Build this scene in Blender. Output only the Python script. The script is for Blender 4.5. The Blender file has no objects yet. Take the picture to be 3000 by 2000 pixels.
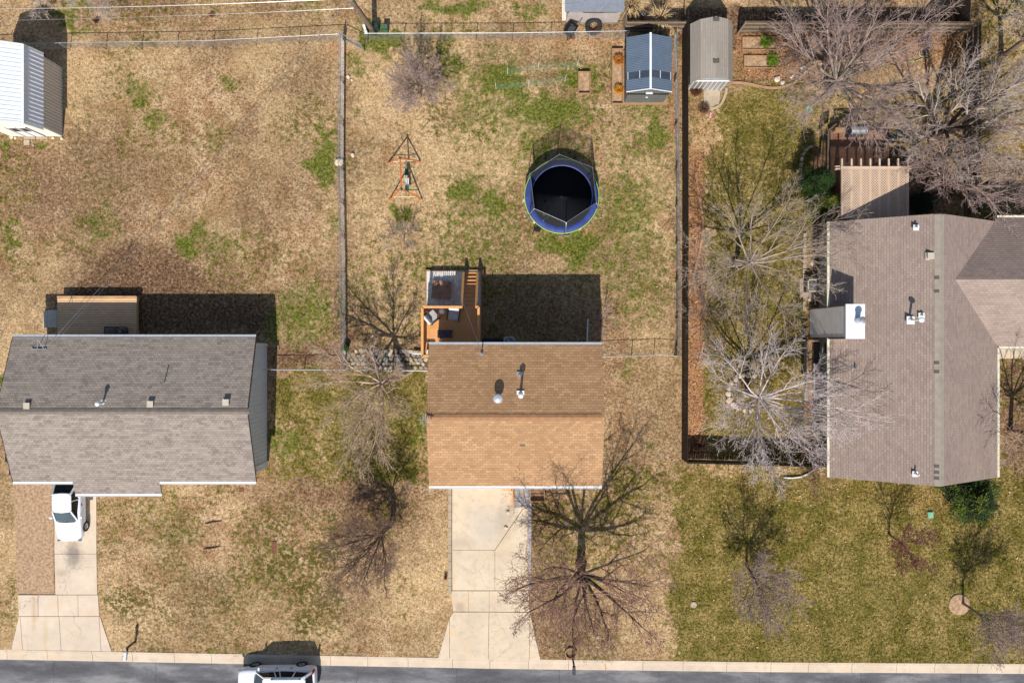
import bpy, math, random
import numpy as np
from mathutils import Vector, Matrix
R = math.radians
S = 47.0      # plan scale: 47 photo pixels per metre on the ground
H = 45.0      # height of the drone camera above the lawn
scene = bpy.context.scene
col = scene.collection

# ---------------------------------------------------------------- camera, sky, sun, exposure
cd = bpy.data.cameras.new("camera"); cam = bpy.data.objects.new("camera", cd); col.objects.link(cam)
cam.location = (0, 0, H); cam.rotation_euler = (0, 0, 0)
cd.sensor_width = 36.0; cd.lens = 36.0 * H / (3000 / S); cd.clip_start = 0.5; cd.clip_end = 3000
scene.camera = cam
SUN = Vector((0.10, 1.0, -1.02)).normalized()          # direction the light travels
w = bpy.data.worlds.new("World"); scene.world = w; w.use_nodes = True
nt = w.node_tree; bg = nt.nodes["Background"]
sky = nt.nodes.new("ShaderNodeTexSky"); sky.sky_type = 'NISHITA'; sky.sun_disc = False
sky.sun_elevation = math.asin(-SUN.z); sky.sun_rotation = R(186)
nt.links.new(sky.outputs[0], bg.inputs[0]); bg.inputs[1].default_value = 0.09
sl = bpy.data.lights.new("sun", 'SUN'); sl.energy = 4.5; sl.angle = R(0.5); sl.color = (1.0, 0.95, 0.885)
so = bpy.data.objects.new("sun", sl); col.objects.link(so); so.location = (-6, -60, 60)
so.rotation_euler = SUN.to_track_quat('-Z', 'Y').to_euler()
scene.view_settings.view_transform = 'Standard'; scene.view_settings.look = 'None'
scene.view_settings.exposure = 0.40; scene.view_settings.gamma = 1.0

# ---------------------------------------------------------------- plan helpers
def P(px, py, z=0.0):
    """world point at height z that stands over the surveyed plan point seen at (px, py)"""
    k = (H - z) / H / S
    return Vector(((px - 1500) * k, -(py - 1000) * k, z))
def Q(gx, gy, z=0.0):
    return Vector((gx / S, -gy / S, z))
rng = random.Random(7)

# ---------------------------------------------------------------- materials
MATS = {}
def srgb(c):
    return tuple(((x / 255) / 12.92 if x / 255 <= 0.04045 else ((x / 255 + 0.055) / 1.055) ** 2.4) for x in c)
def newmat(name):
    m = bpy.data.materials.new(name); m.use_nodes = True; MATS[name] = m
    return m, m.node_tree, m.node_tree.nodes["Principled BSDF"]
def N(nt, t, **kw):
    n = nt.nodes.new(t)
    for k, v in kw.items():
        if k in n.inputs: n.inputs[k].default_value = v
        else: setattr(n, k, v)
    return n
def L(nt, a, b): nt.links.new(a, b)
def mixc(nt, fac, a, b, mode='MIX'):
    n = nt.nodes.new("ShaderNodeMix"); n.data_type = 'RGBA'; n.blend_type = mode
    for s, v in ((0, fac), (6, a), (7, b)):
        if hasattr(v, 'links') or isinstance(v, bpy.types.NodeSocket): L(nt, v, n.inputs[s])
        elif s == 0: n.inputs[0].default_value = v
        else: n.inputs[s].default_value = (v[0], v[1], v[2], 1)
    return n.outputs[2]
def math_(nt, op, a, b=None, c=None, clamp=False):
    n = nt.nodes.new("ShaderNodeMath"); n.operation = op; n.use_clamp = clamp
    for i, v in enumerate((a, b, c)):
        if v is None: continue
        if isinstance(v, bpy.types.NodeSocket): L(nt, v, n.inputs[i])
        else: n.inputs[i].default_value = v
    return n.outputs[0]
def coords(nt, scale=(1, 1, 1), kind='Object'):
    tc = nt.nodes.new("ShaderNodeTexCoord"); mp = nt.nodes.new("ShaderNodeMapping")
    mp.inputs['Scale'].default_value = scale
    L(nt, tc.outputs[kind], mp.inputs[0]); return mp.outputs[0]
def noise(nt, vec, scale, detail=3, rough=0.55):
    n = N(nt, "ShaderNodeTexNoise", Scale=scale, Detail=detail, Roughness=rough); L(nt, vec, n.inputs['Vector'])
    return n.outputs[0]
def ramp(nt, fac, stops):
    n = nt.nodes.new("ShaderNodeValToRGB"); e = n.color_ramp.elements
    while len(e) < len(stops): e.new(0.5)
    for el, (p, c) in zip(e, stops):
        el.position = p; el.color = (c[0], c[1], c[2], 1) if not isinstance(c, (int, float)) else (c, c, c, 1)
    L(nt, fac, n.inputs[0]); return n.outputs[0]
def bump(nt, b, h, dist=0.01, strength=0.6):
    n = N(nt, "ShaderNodeBump", Strength=strength, Distance=dist); L(nt, h, n.inputs['Height']); L(nt, n.outputs[0], b.inputs['Normal'])

def plain(name, c, rough=0.6, var=0.18, scale=4.0, metal=0.0, stretch=(1, 1, 1), dark=None, bmp=0.0, spec=None):
    """weathered single-colour surface: two noises shift it towards a second tone"""
    m, nt, b = newmat(name)
    c2 = dark or tuple(x * (1 - var * 1.6) for x in c); c1 = tuple(min(1, x * (1 + var * 0.7)) for x in c)
    v = coords(nt, stretch)
    f = ramp(nt, noise(nt, v, scale, 5, 0.62), [(0.3, 0), (0.7, 1)])
    f2 = noise(nt, v, scale * 9, 3, 0.6)
    cc = mixc(nt, f, c2, c1)
    cc = mixc(nt, math_(nt, 'MULTIPLY', f2, 0.35), cc, tuple(x * 0.75 for x in c))
    L(nt, cc, b.inputs['Base Color'])
    b.inputs['Roughness'].default_value = rough; b.inputs['Metallic'].default_value = metal
    if spec is not None: b.inputs['Specular IOR Level'].default_value = spec
    if bmp: bump(nt, b, f2, bmp)
    return m
def wood(name, c, c2, axis=0, scale=3.0, rough=0.8, board=None, gap=(0.02, 0.015, 0.01)):
    m, nt, b = newmat(name)
    st = [9, 9, 9]; st[axis] = 0.7
    f = noise(nt, coords(nt, tuple(st)), scale, 5, 0.65)
    g = noise(nt, coords(nt), 1.3, 3)
    cc = mixc(nt, ramp(nt, f, [(0.32, 0), (0.68, 1)]), c2, c)
    cc = mixc(nt, ramp(nt, g, [(0.4, 0), (0.75, 0.5)]), cc, c2)
    L(nt, cc, b.inputs['Base Color']); b.inputs['Roughness'].default_value = rough
    b.inputs['Specular IOR Level'].default_value = 0.25
    bump(nt, b, f, 0.006)
    return m
def shingle(name, c1, c2, c3, line, bw=0.30, rh=0.145, blotch=0.5, tilt=1.0):
    """asphalt shingle courses in roof-plane metres (UV)"""
    m, nt, b = newmat(name)
    uv = coords(nt, (1, 1, 1), 'UV')
    br = N(nt, "ShaderNodeTexBrick"); L(nt, uv, br.inputs['Vector'])
    br.inputs['Scale'].default_value = 1.0; br.inputs['Brick Width'].default_value = bw; br.inputs['Row Height'].default_value = rh
    br.inputs['Mortar Size'].default_value = 0.008; br.inputs['Mortar Smooth'].default_value = 0.2; br.inputs['Bias'].default_value = 0.0
    br.inputs['Color1'].default_value = (*c1, 1); br.inputs['Color2'].default_value = (*c2, 1); br.inputs['Mortar'].default_value = (*line, 1)
    br2 = N(nt, "ShaderNodeTexBrick"); br2.offset = 0.37; L(nt, uv, br2.inputs['Vector'])
    br2.inputs['Scale'].default_value = 1.0; br2.inputs['Brick Width'].default_value = bw * 2.3; br2.inputs['Row Height'].default_value = rh
    br2.inputs['Mortar Size'].default_value = 0.0; br2.inputs['Color1'].default_value = (0, 0, 0, 1); br2.inputs['Color2'].default_value = (1, 1, 1, 1)
    cc = mixc(nt, math_(nt, 'MULTIPLY', br2.outputs[0], 0.55), br.outputs[0], c3)
    bl = noise(nt, uv, 0.55, 4, 0.6)
    cc = mixc(nt, ramp(nt, bl, [(0.42, 0), (0.66, blotch)]), cc, tuple(x * 0.74 for x in c2))
    gr = noise(nt, uv, 60, 2, 0.7)
    cc = mixc(nt, math_(nt, 'MULTIPLY', gr, 0.45), cc, tuple(x * 0.62 for x in c2))
    L(nt, cc, b.inputs['Base Color']); b.inputs['Roughness'].default_value = 0.95
    b.inputs['Specular IOR Level'].default_value = 0.2
    # each course is a wedge: thick at its lower edge
    sep = N(nt, "ShaderNodeSeparateXYZ"); L(nt, uv, sep.inputs[0])
    saw = math_(nt, 'FRACT', math_(nt, 'DIVIDE', sep.outputs[1], rh))
    hgt = math_(nt, 'SUBTRACT', math_(nt, 'SUBTRACT', 1.0, saw), math_(nt, 'MULTIPLY', br.outputs[1], 0.8))
    hgt = math_(nt, 'ADD', hgt, math_(nt, 'MULTIPLY', gr, 0.25))
    bump(nt, b, hgt, 0.012 * tilt, 0.55)
    return m
def colmat(name, rough=0.8, trans=0.0, var=0.3):
    """colour stored per leaf/blade/stone (a property of the thing itself)"""
    m, nt, b = newmat(name)
    a = nt.nodes.new("ShaderNodeAttribute"); a.attribute_name = "col"
    f = noise(nt, coords(nt), 14, 3)
    cc = mixc(nt, math_(nt, 'MULTIPLY', f, var), a.outputs[0], (0.02, 0.02, 0.01))
    L(nt, cc, b.inputs['Base Color']); b.inputs['Roughness'].default_value = rough
    b.inputs['Specular IOR Level'].default_value = 0.2
    return m
def glass(name, c=(0.02, 0.03, 0.035), rough=0.06):
    m, nt, b = newmat(name)
    f = noise(nt, coords(nt), 2.0, 2)
    L(nt, mixc(nt, f, c, tuple(x * 2 for x in c)), b.inputs['Base Color'])
    b.inputs['Roughness'].default_value = rough; b.inputs['IOR'].default_value = 1.5
    return m
def concrete(name, c, stains=(), c2=None, blotch=0.5):
    m, nt, b = newmat(name)
    v = coords(nt)
    c2 = c2 or tuple(x * 0.82 for x in c)
    cc = mixc(nt, ramp(nt, noise(nt, v, 0.5, 5, 0.6), [(0.35, 0), (0.65, 1)]), c, c2)
    cc = mixc(nt, ramp(nt, noise(nt, v, 2.3, 6, 0.7), [(0.5, 0), (0.72, blotch)]), cc, tuple(x * 0.62 for x in c))
    cc = mixc(nt, ramp(nt, noise(nt, v, 0.9, 4, 0.6), [(0.55, 0), (0.7, 0.5)]), cc, (c[0] * 0.95, c[1] * 0.80, c[2] * 0.62))
    sp = noise(nt, v, 45, 3, 0.7)
    cc = mixc(nt, math_(nt, 'MULTIPLY', sp, 0.3), cc, tuple(x * 0.6 for x in c))
    tc = nt.nodes.new("ShaderNodeTexCoord")
    for (x, y, rx, ry, amt, sc) in stains:
        mp = nt.nodes.new("ShaderNodeMapping"); mp.vector_type = 'TEXTURE'
        mp.inputs['Location'].default_value = (x, y, 0); mp.inputs['Scale'].default_value = (rx, ry, 1e6)
        L(nt, tc.outputs['Object'], mp.inputs[0])
        ln = N(nt, "ShaderNodeVectorMath", operation='LENGTH'); L(nt, mp.outputs[0], ln.inputs[0])
        d = math_(nt, 'ADD', ln.outputs[1], math_(nt, 'MULTIPLY', math_(nt, 'SUBTRACT', noise(nt, v, 3.0, 5, 0.7), 0.5), 1.2))
        f = ramp(nt, d, [(0.25, amt), (0.95, 0)])
        cc = mixc(nt, f, cc, sc)
    # hairline cracks
    vo = N(nt, "ShaderNodeTexVoronoi", feature='DISTANCE_TO_EDGE'); vo.inputs['Scale'].default_value = 0.21
    nv = N(nt, "ShaderNodeTexNoise", Scale=2.5, Detail=5.0); L(nt, v, nv.inputs['Vector'])
    av = N(nt, "ShaderNodeVectorMath", operation='ADD'); sv = N(nt, "ShaderNodeVectorMath", operation='SCALE'); sv.inputs[3].default_value = 0.5
    L(nt, nv.outputs[1], sv.inputs[0]); L(nt, v, av.inputs[0]); L(nt, sv.outputs[0], av.inputs[1]); L(nt, av.outputs[0], vo.inputs['Vector'])
    cc = mixc(nt, math_(nt, 'MULTIPLY', ramp(nt, vo.outputs[0], [(0.0, 0.5), (0.004, 0)]), ramp(nt, noise(nt, v, 0.6, 2), [(0.5, 0), (0.56, 1)])), cc, (0.13, 0.10, 0.08))
    L(nt, cc, b.inputs['Base Color']); b.inputs['Roughness'].default_value = 0.9
    b.inputs['Specular IOR Level'].default_value = 0.25
    bump(nt, b, sp, 0.004)
    return m

# ---------------------------------------------------------------- mesh builder
SPLIT = {'window', 'garage_door', 'skylight_frame', 'roof_trim', 'rake_trim', 'side_shelf', 'rake_board', 'downspout', 'door_fitting', 'pillar', 'steps', 'rim_joist', 'edge_board', 'corner_trim', 'roof_patch', 'loose_board', 'front_trim_sun_stripes', 'wiper', 'door_frame'}
class MB:
    def __init__(s): s.v = []; s.f = []; s.uv = {}; s.c = []
    def quad(s, a, b, c, d, uv=None, colr=None):
        i = len(s.v); s.v += [tuple(a), tuple(b), tuple(c), tuple(d)]; s.f.append((i, i + 1, i + 2, i + 3))
        if uv: s.uv[len(s.f) - 1] = uv
        s.c += [colr or (1, 1, 1)] * 4
    def poly(s, pts, colr=None):
        i = len(s.v); s.v += [tuple(p) for p in pts]; s.f.append(tuple(range(i, i + len(pts)))); s.c += [colr or (1, 1, 1)] * len(pts)
    def hexa(s, b4, t4, colr=None):
        """closed box from 4 bottom and 4 top corners (counter-clockwise from above)"""
        i = len(s.v); s.v += [tuple(p) for p in b4] + [tuple(p) for p in t4]; s.c += [colr or (1, 1, 1)] * 8
        s.f += [(i + 3, i + 2, i + 1, i), (i + 4, i + 5, i + 6, i + 7)] + [(i + k, i + (k + 1) % 4, i + 4 + (k + 1) % 4, i + 4 + k) for k in range(4)]
    def box(s, x0, y0, x1, y1, z0, z1, colr=None):
        if x0 > x1: x0, x1 = x1, x0
        if y0 > y1: y0, y1 = y1, y0
        q = [(x0, y0), (x1, y0), (x1, y1), (x0, y1)]
        s.hexa([(a, b, z0) for a, b in q], [(a, b, z1) for a, b in q], colr)
    def ibox(s, a, b, c, d, z0, z1, colr=None):
        """box whose top (height z1) is seen over the plan rectangle a,b..c,d"""
        p, q = P(a, b, z1), P(c, d, z1); s.box(p.x, p.y, q.x, q.y, z0, z1, colr)
    def obox(s, c, size, rz=0, colr=None, rx=0, ry=0):
        M = Matrix.Translation(c) @ Matrix.Rotation(rz, 4, 'Z') @ Matrix.Rotation(ry, 4, 'Y') @ Matrix.Rotation(rx, 4, 'X')
        x, y, z = size[0] / 2, size[1] / 2, size[2] / 2
        q = [(-x, -y), (x, -y), (x, y), (-x, y)]
        s.hexa([M @ Vector((a, b, -z)) for a, b in q], [M @ Vector((a, b, z)) for a, b in q], colr)
    def prism(s, pts, z0, z1, colr=None):
        n = len(pts); i = len(s.v)
        s.v += [(p[0], p[1], z0) for p in pts] + [(p[0], p[1], z1) for p in pts]; s.c += [colr or (1, 1, 1)] * (2 * n)
        s.f += [tuple(range(i + n - 1, i - 1, -1)), tuple(range(i + n, i + 2 * n))] + [(i + k, i + (k + 1) % n, i + n + (k + 1) % n, i + n + k) for k in range(n)]
    def slab(s, a, b, c, d, t, u0=0.0):
        """roof plane: a,b along the eave, c,d along the ridge; top face carries metre UVs"""
        a, b, c, d = map(Vector, (a, b, c, d))
        U = (b - a).normalized(); nrm = U.cross(d - a).normalized(); V = nrm.cross(U)
        if nrm.z < 0: nrm = -nrm
        uv = [(u0 + (q - a).dot(U) + 20, (q - a).dot(V) * (1 if V.z > 0 else -1) + 20) for q in (a, b, c, d)]
        s.quad(a, b, c, d, uv)
        e = [q - nrm * t for q in (a, b, c, d)]
        s.quad(e[3], e[2], e[1], e[0])
        for k in range(4):
            j = (k + 1) % 4; s.quad((a, b, c, d)[k], e[k], e[j], (a, b, c, d)[j])
    def bar(s, p, q, w, h, colr=None, up=(0, 0, 1)):
        p, q = Vector(p), Vector(q); d = (q - p).normalized(); u = Vector(up)
        if abs(d.dot(u)) > 0.98: u = Vector((0, 1, 0))
        x = d.cross(u).normalized() * w / 2; y = x.cross(d).normalized() * h / 2
        s.hexa([p - x - y, p + x - y, q + x - y, q - x - y], [p - x + y, p + x + y, q + x + y, q - x + y], colr)
    def tube(s, pts, rad, n=6, colr=None, cap=False):
        if isinstance(rad, (int, float)): rad = [rad] * len(pts)
        i0 = len(s.v); m = len(pts); c = colr or (1, 1, 1)
        u = None
        for k in range(m):
            a = pts[k - 1] if k else pts[0]; b = pts[k + 1] if k < m - 1 else pts[k]
            dx, dy, dz = b[0] - a[0], b[1] - a[1], b[2] - a[2]
            l = math.sqrt(dx * dx + dy * dy + dz * dz) or 1e-9; dx /= l; dy /= l; dz /= l
            if u is None: u = (0, -dz, dy) if abs(dx) < 0.9 else (dz, 0, -dx)
            t = u[0] * dx + u[1] * dy + u[2] * dz
            ux, uy, uz = u[0] - t * dx, u[1] - t * dy, u[2] - t * dz
            l = math.sqrt(ux * ux + uy * uy + uz * uz) or 1e-9; ux /= l; uy /= l; uz /= l; u = (ux, uy, uz)
            vx, vy, vz = dy * uz - dz * uy, dz * ux - dx * uz, dx * uy - dy * ux
            r = rad[k]; p = pts[k]
            for j in range(n):
                ca, sa = CS[n][j]
                s.v.append((p[0] + r * (ca * ux + sa * vx), p[1] + r * (ca * uy + sa * vy), p[2] + r * (ca * uz + sa * vz)))
                s.c.append(c)
        for k in range(m - 1):
            for j in range(n):
                a = i0 + k * n + j; b = i0 + k * n + (j + 1) % n
                s.f.append((a, b, b + n, a + n))
        if cap:
            s.f.append(tuple(range(i0 + n - 1, i0 - 1, -1))); s.f.append(tuple(range(i0 + (m - 1) * n, i0 + m * n)))
    def lathe(s, prof, c, n=20, axis='Z', colr=None, rot=None, open_=False):
        M = Matrix.Translation(c)
        if rot is not None: M = M @ rot
        elif axis == 'X': M = M @ Matrix.Rotation(R(90), 4, 'Y')
        elif axis == 'Y': M = M @ Matrix.Rotation(R(90), 4, 'X')
        i0 = len(s.v)
        for r, z in prof:
            for j in range(n):
                a = 2 * math.pi * j / n; s.v.append(tuple(M @ Vector((r * math.cos(a), r * math.sin(a), z)))); s.c.append(colr or (1, 1, 1))
        for k in range(len(prof) - 1):
            for j in range(n):
                a = i0 + k * n + j; b = i0 + k * n + (j + 1) % n; s.f.append((a, b, b + n, a + n))
        if open_ or prof[0] == prof[-1]: return
        if prof[0][0] > 1e-4: s.f.append(tuple(range(i0 + n - 1, i0 - 1, -1)))
        if prof[-1][0] > 1e-4: s.f.append(tuple(range(i0 + (len(prof) - 1) * n, i0 + len(prof) * n)))
    def rock(s, c, r, h, rg, colr=None, n=9):
        """angular stone: irregular rings with a domed top"""
        i0 = len(s.v); ph = rg.uniform(0, 6); lob = [rg.uniform(0.72, 1.15) for _ in range(n)]; el = rg.uniform(0.7, 1.0); an = rg.uniform(0, 3.1)
        for zz, k in ((-0.02, 0.95), (h * 0.55, 1.0), (h * 0.9, 0.72), (h, 0.3)):
            for j in range(n):
                a = 2 * math.pi * j / n + ph; rr = r * k * lob[j] * rg.uniform(0.93, 1.06)
                x, y = rr * math.cos(a), rr * math.sin(a) * el
                s.v.append((c[0] + x * math.cos(an) - y * math.sin(an), c[1] + x * math.sin(an) + y * math.cos(an), c[2] + zz * rg.uniform(0.9, 1.1))); s.c.append(colr or (1, 1, 1))
        for k in range(3):
            for j in range(n):
                a = i0 + k * n + j; b = i0 + k * n + (j + 1) % n; s.f.append((a, b, b + n, a + n))
        s.f.append(tuple(range(i0 + 3 * n, i0 + 4 * n)))
    def components(s):
        par = list(range(len(s.v)))
        def find(a):
            while par[a] != a: par[a] = par[par[a]]; a = par[a]
            return a
        for f in s.f:
            r = find(f[0])
            for k in f[1:]: par[find(k)] = r
        groups = {}
        for i, f in enumerate(s.f): groups.setdefault(find(f[0]), []).append(i)
        return list(groups.values())
    def build(s, name, m, parent=None, smooth=False, bevel=0.0, flat_col=False):
        if name in SPLIT:
            cs = s.components()
            if len(cs) > 1:
                o = None
                for c in cs:
                    t = MB(); mp = {}
                    for fi in c:
                        for k in s.f[fi]:
                            if k not in mp: mp[k] = len(t.v); t.v.append(s.v[k]); t.c.append(s.c[k])
                        t.f.append(tuple(mp[k] for k in s.f[fi]))
                    o = t._build(name, m, parent, smooth, bevel, flat_col)
                return o
        return s._build(name, m, parent, smooth, bevel, flat_col)
    def _build(s, name, m, parent=None, smooth=False, bevel=0.0, flat_col=False):
        me = bpy.data.meshes.new(name)
        off = Vector((0, 0, 0)); q = parent
        while q is not None: off += q.location; q = q.parent
        vv = np.array(s.v, dtype=np.float32).reshape(-1, 3) - np.array(off, dtype=np.float32)
        me.from_pydata(vv.tolist(), [], s.f)
        if s.uv:
            ul = me.uv_layers.new(name="UVMap")
            for fi, uv in s.uv.items():
                st = me.polygons[fi].loop_start
                for k, t in enumerate(uv): ul.data[st + k].uv = t
        if flat_col:
            at = me.color_attributes.new("col", 'FLOAT_COLOR', 'POINT')
            cc = np.ones((len(s.v), 4), dtype=np.float32); cc[:, :3] = np.array(s.c, dtype=np.float32)
            at.data.foreach_set("color", cc.ravel())
        me.materials.append(m if not isinstance(m, str) else MATS[m])
        if smooth:
            me.polygons.foreach_set("use_smooth", [True] * len(me.polygons))
        o = bpy.data.objects.new(name, me); col.objects.link(o); o.parent = parent
        if bevel:
            bv = o.modifiers.new("bevel", 'BEVEL'); bv.width = bevel; bv.segments = 2; bv.limit_method = 'ANGLE'
        return o
CS = {n: [(math.cos(2 * math.pi * j / n), math.sin(2 * math.pi * j / n)) for j in range(n)] for n in range(3, 40)}

def tag(o, label=None, cat=None, group=None, kind=None):
    if label: o["label"] = label
    if cat: o["category"] = cat
    if group: o["group"] = group
    if kind: o["kind"] = kind
    return o
def thing(name, label, cat, loc=(0, 0, 0), group=None):
    o = bpy.data.objects.new(name, None); o.empty_display_size = 0.2; col.objects.link(o); o.location = loc
    return tag(o, label, cat, group)
def one(name, mb, m, label, cat, group=None, smooth=False, bevel=0.0, flat_col=False):
    """a thing that is one mesh, with its origin at its base"""
    vs = np.array(mb.v); c = Vector(((vs[:, 0].min() + vs[:, 0].max()) / 2, (vs[:, 1].min() + vs[:, 1].max()) / 2, vs[:, 2].min()))
    o = mb.build(name, m, None, smooth, bevel, flat_col)
    o.data.transform(Matrix.Translation(-c)); o.location = c
    return tag(o, label, cat, group)
def copy_tree(o, loc, rz=0.0, label=None, group=None, scale=None):
    c = o.copy(); col.objects.link(c); c.location = loc; c.rotation_euler = (0, 0, rz)
    if label: c["label"] = label
    if group: c["group"] = group
    if scale: c.scale = (scale,) * 3
    kids = [k for k in col.objects if k.parent == o]
    for k in kids:
        d = k.copy(); col.objects.link(d); d.parent = c
        for g in [g for g in col.objects if g.parent == k]:
            e = g.copy(); col.objects.link(e); e.parent = d
    return c

# ---------------------------------------------------------------- material library
conc_pale = srgb((214, 196, 178))
concrete("concrete_left_drive", srgb((212, 194, 172)), stains=[(*Q(-1284, 622)[:2], 0.75, 1.3, 0.75, (0.17, 0.14, 0.12)), (*Q(-1318, 676)[:2], 0.55, 0.35, 0.45, (0.27, 0.23, 0.17)), (*Q(-1400, 790)[:2], 0.22, 1.6, 0.5, (0.45, 0.30, 0.17)), (*Q(-1366, 860)[:2], 0.25, 1.7, 0.45, (0.48, 0.36, 0.2))], blotch=0.35)
concrete("concrete_mid_drive", srgb((212, 194, 168)), stains=[(*Q(-152, 778)[:2], 0.5, 0.45, 0.5, (0.30, 0.22, 0.15)), (*Q(30, 830)[:2], 0.8, 0.7, 0.35, (0.3, 0.24, 0.18)), (*Q(-80, 540)[:2], 1.6, 1.8, 0.35, (0.42, 0.42, 0.40)), (*Q(-20, 520)[:2], 1.0, 1.4, 0.4, (0.30, 0.26, 0.21)), (*Q(-140, 590)[:2], 1.2, 0.5, 0.45, (0.36, 0.30, 0.22))], blotch=0.75)
concrete("kerb_concrete", srgb((208, 190, 168)), blotch=0.6)
concrete("old_concrete", srgb((176, 160, 138)), blotch=0.7)
plain("asphalt", srgb((100, 100, 106)), 0.9, 0.28, 1.2, bmp=0.01, stretch=(0.35, 1, 1))
shingle("shingle_grey", srgb((156, 144, 134)), srgb((124, 113, 105)), srgb((174, 162, 150)), srgb((70, 64, 60)), bw=0.22, rh=0.14, blotch=0.12)
shingle("shingle_tan", srgb((194, 156, 118)), srgb((158, 122, 88)), srgb((176, 137, 99)), srgb((112, 84, 60)), bw=0.29, rh=0.15, blotch=0.32)
plain("cap_grey", srgb((118, 108, 98)), 0.95, 0.2, 3)
plain("cap_tan", srgb((156, 114, 80)), 0.95, 0.2, 3)
plain("cap_brown", srgb((152, 141, 128)), 0.95, 0.12, 3)
shingle("shingle_brown", srgb((166, 147, 137)), srgb((142, 124, 115)), srgb((154, 140, 126)), srgb((98, 87, 80)), bw=0.28, rh=0.14, blotch=0.28)
shingle("shingle_shed", srgb((164, 155, 144)), srgb((148, 138, 126)), srgb((156, 147, 134)), srgb((122, 114, 105)), bw=0.9, rh=0.14, blotch=0.15)
plain("white_trim", srgb((222, 222, 220)), 0.45, 0.06, 3)
plain("cream_trim", srgb((214, 208, 184)), 0.5, 0.08, 3)
plain("grey_gutter", srgb((176, 180, 184)), 0.4, 0.10, 3, metal=0.3)
plain("siding_bluegrey", srgb((212, 218, 222)), 0.6, 0.06, 2)
plain("siding_taupe", srgb((164, 156, 144)), 0.7, 0.1, 2)
plain("siding_dark", srgb((86, 80, 74)), 0.7, 0.1, 2)
plain("siding_tan", srgb((166, 144, 116)), 0.7, 0.1, 2)
plain("galvanised", srgb((186, 190, 194)), 0.35, 0.12, 5, metal=0.7)
plain("barn_white", srgb((226, 230, 236)), 0.35, 0.05, 2)
plain("barn_wall", srgb((224, 220, 210)), 0.5, 0.06, 2)
plain("shed_blue", srgb((98, 112, 128)), 0.4, 0.1, 2)
plain("shed_slate", srgb((96, 100, 100)), 0.5, 0.1, 2)
plain("skylight_plastic", srgb((70, 78, 92)), 0.25, 0.25, 1.5)
wood("deck_orange", srgb((222, 164, 104)), srgb((194, 134, 80)), 0)
wood("rail_orange", srgb((220, 166, 106)), srgb((196, 140, 84)), 1)
wood("deck_old", srgb((232, 194, 152)), srgb((196, 156, 118)), 0)
wood("deck_old_edge", srgb((200, 166, 124)), srgb((150, 112, 76)), 0)
wood("deck_brown", srgb((140, 104, 82)), srgb((108, 78, 60)), 0)
wood("pergola_wood", srgb((210, 186, 162)), srgb((184, 158, 134)), 1)
wood("fence_shaded", srgb((74, 62, 52)), srgb((44, 36, 30)), 2)  # fence wood darkened: the shade on its faces is put into the colour
plain("chimney_metal", srgb((228, 222, 214)), 0.5, 0.06, 2)
wood("fence_wood", srgb((112, 97, 82)), srgb((72, 60, 50)), 2)
wood("fence_rail", srgb((150, 134, 114)), srgb((108, 94, 80)), 0)
wood("weathered_wood", srgb((184, 176, 172)), srgb((136, 128, 124)), 1)
wood("timber", srgb((176, 142, 106)), srgb((128, 98, 72)), 0)
wood("pole_wood", srgb((132, 116, 100)), srgb((86, 72, 60)), 2)
plain("pit_cover", srgb((160, 116, 88)), 0.55, 0.35, 3)
plain("soil", srgb((176, 144, 112)), 0.95, 0.4, 6, bmp=0.03)
plain("mulch", srgb((180, 148, 116)), 0.95, 0.4, 7, bmp=0.03)
plain("patio_brick", srgb((150, 116, 88)), 0.9, 0.25, 5)
plain("black_metal", srgb((34, 35, 38)), 0.4, 0.2, 5)
plain("black_plastic", srgb((26, 27, 30)), 0.5, 0.2, 5)
plain("navy_plastic", srgb((30, 38, 58)), 0.5, 0.2, 5)
plain("rubber", srgb((30, 30, 32)), 0.85, 0.3, 8, bmp=0.01)
plain("tyre_red", srgb((190, 110, 70)), 0.8, 0.3, 5)
plain("chrome", srgb((200, 202, 205)), 0.2, 0.08, 5, metal=0.9)
plain("car_white", srgb((232, 234, 238)), 0.22, 0.03, 1.5)
plain("suv_white", srgb((226, 230, 236)), 0.25, 0.03, 1.5)
plain("suv_cladding", srgb((150, 150, 148)), 0.5, 0.06, 2)
plain("tail_red", srgb((150, 20, 18)), 0.2, 0.1, 3)
glass("car_glass", (0.035, 0.05, 0.055)); glass("dark_glass", (0.006, 0.007, 0.009))
plain("fabric_grey", srgb((168, 166, 164)), 0.9, 0.08, 3)
plain("fabric_pale", srgb((214, 210, 206)), 0.9, 0.06, 3)
plain("tramp_mat", srgb((36, 38, 44)), 0.95, 0.12, 2, spec=0.1)
plain("tramp_blue", srgb((44, 64, 132)), 0.6, 0.35, 2)
plain("tramp_green", srgb((150, 200, 90)), 0.5, 0.1, 3)
plain("swing_orange", srgb((212, 104, 48)), 0.4, 0.15, 4)
plain("swing_green", srgb((20, 84, 74)), 0.45, 0.2, 4)
plain("swing_pale", srgb((232, 196, 160)), 0.5, 0.1, 4)
plain("utility_green", srgb((70, 104, 78)), 0.5, 0.2, 3)
plain("utility_teal", srgb((122, 178, 150)), 0.5, 0.12, 3)
plain("utility_dark", srgb((38, 60, 62)), 0.5, 0.2, 3)
plain("mesh_green", srgb((96, 142, 108)), 0.5, 0.1, 3)
plain("rust", srgb((120, 72, 50)), 0.85, 0.3, 7)
plain("plastic_bin", srgb((186, 176, 158)), 0.5, 0.1, 3)
plain("hose_white", srgb((206, 210, 200)), 0.5, 0.1, 3)
plain("pink_plastic", srgb((222, 150, 168)), 0.5, 0.1, 3)
plain("blue_plastic", srgb((40, 100, 190)), 0.4, 0.1, 3)
plain("red_plastic", srgb((190, 30, 30)), 0.4, 0.1, 3)
plain("terracotta", srgb((150, 84, 58)), 0.8, 0.15, 3)
plain("edging", srgb((170, 132, 100)), 0.9, 0.2, 3)
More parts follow.
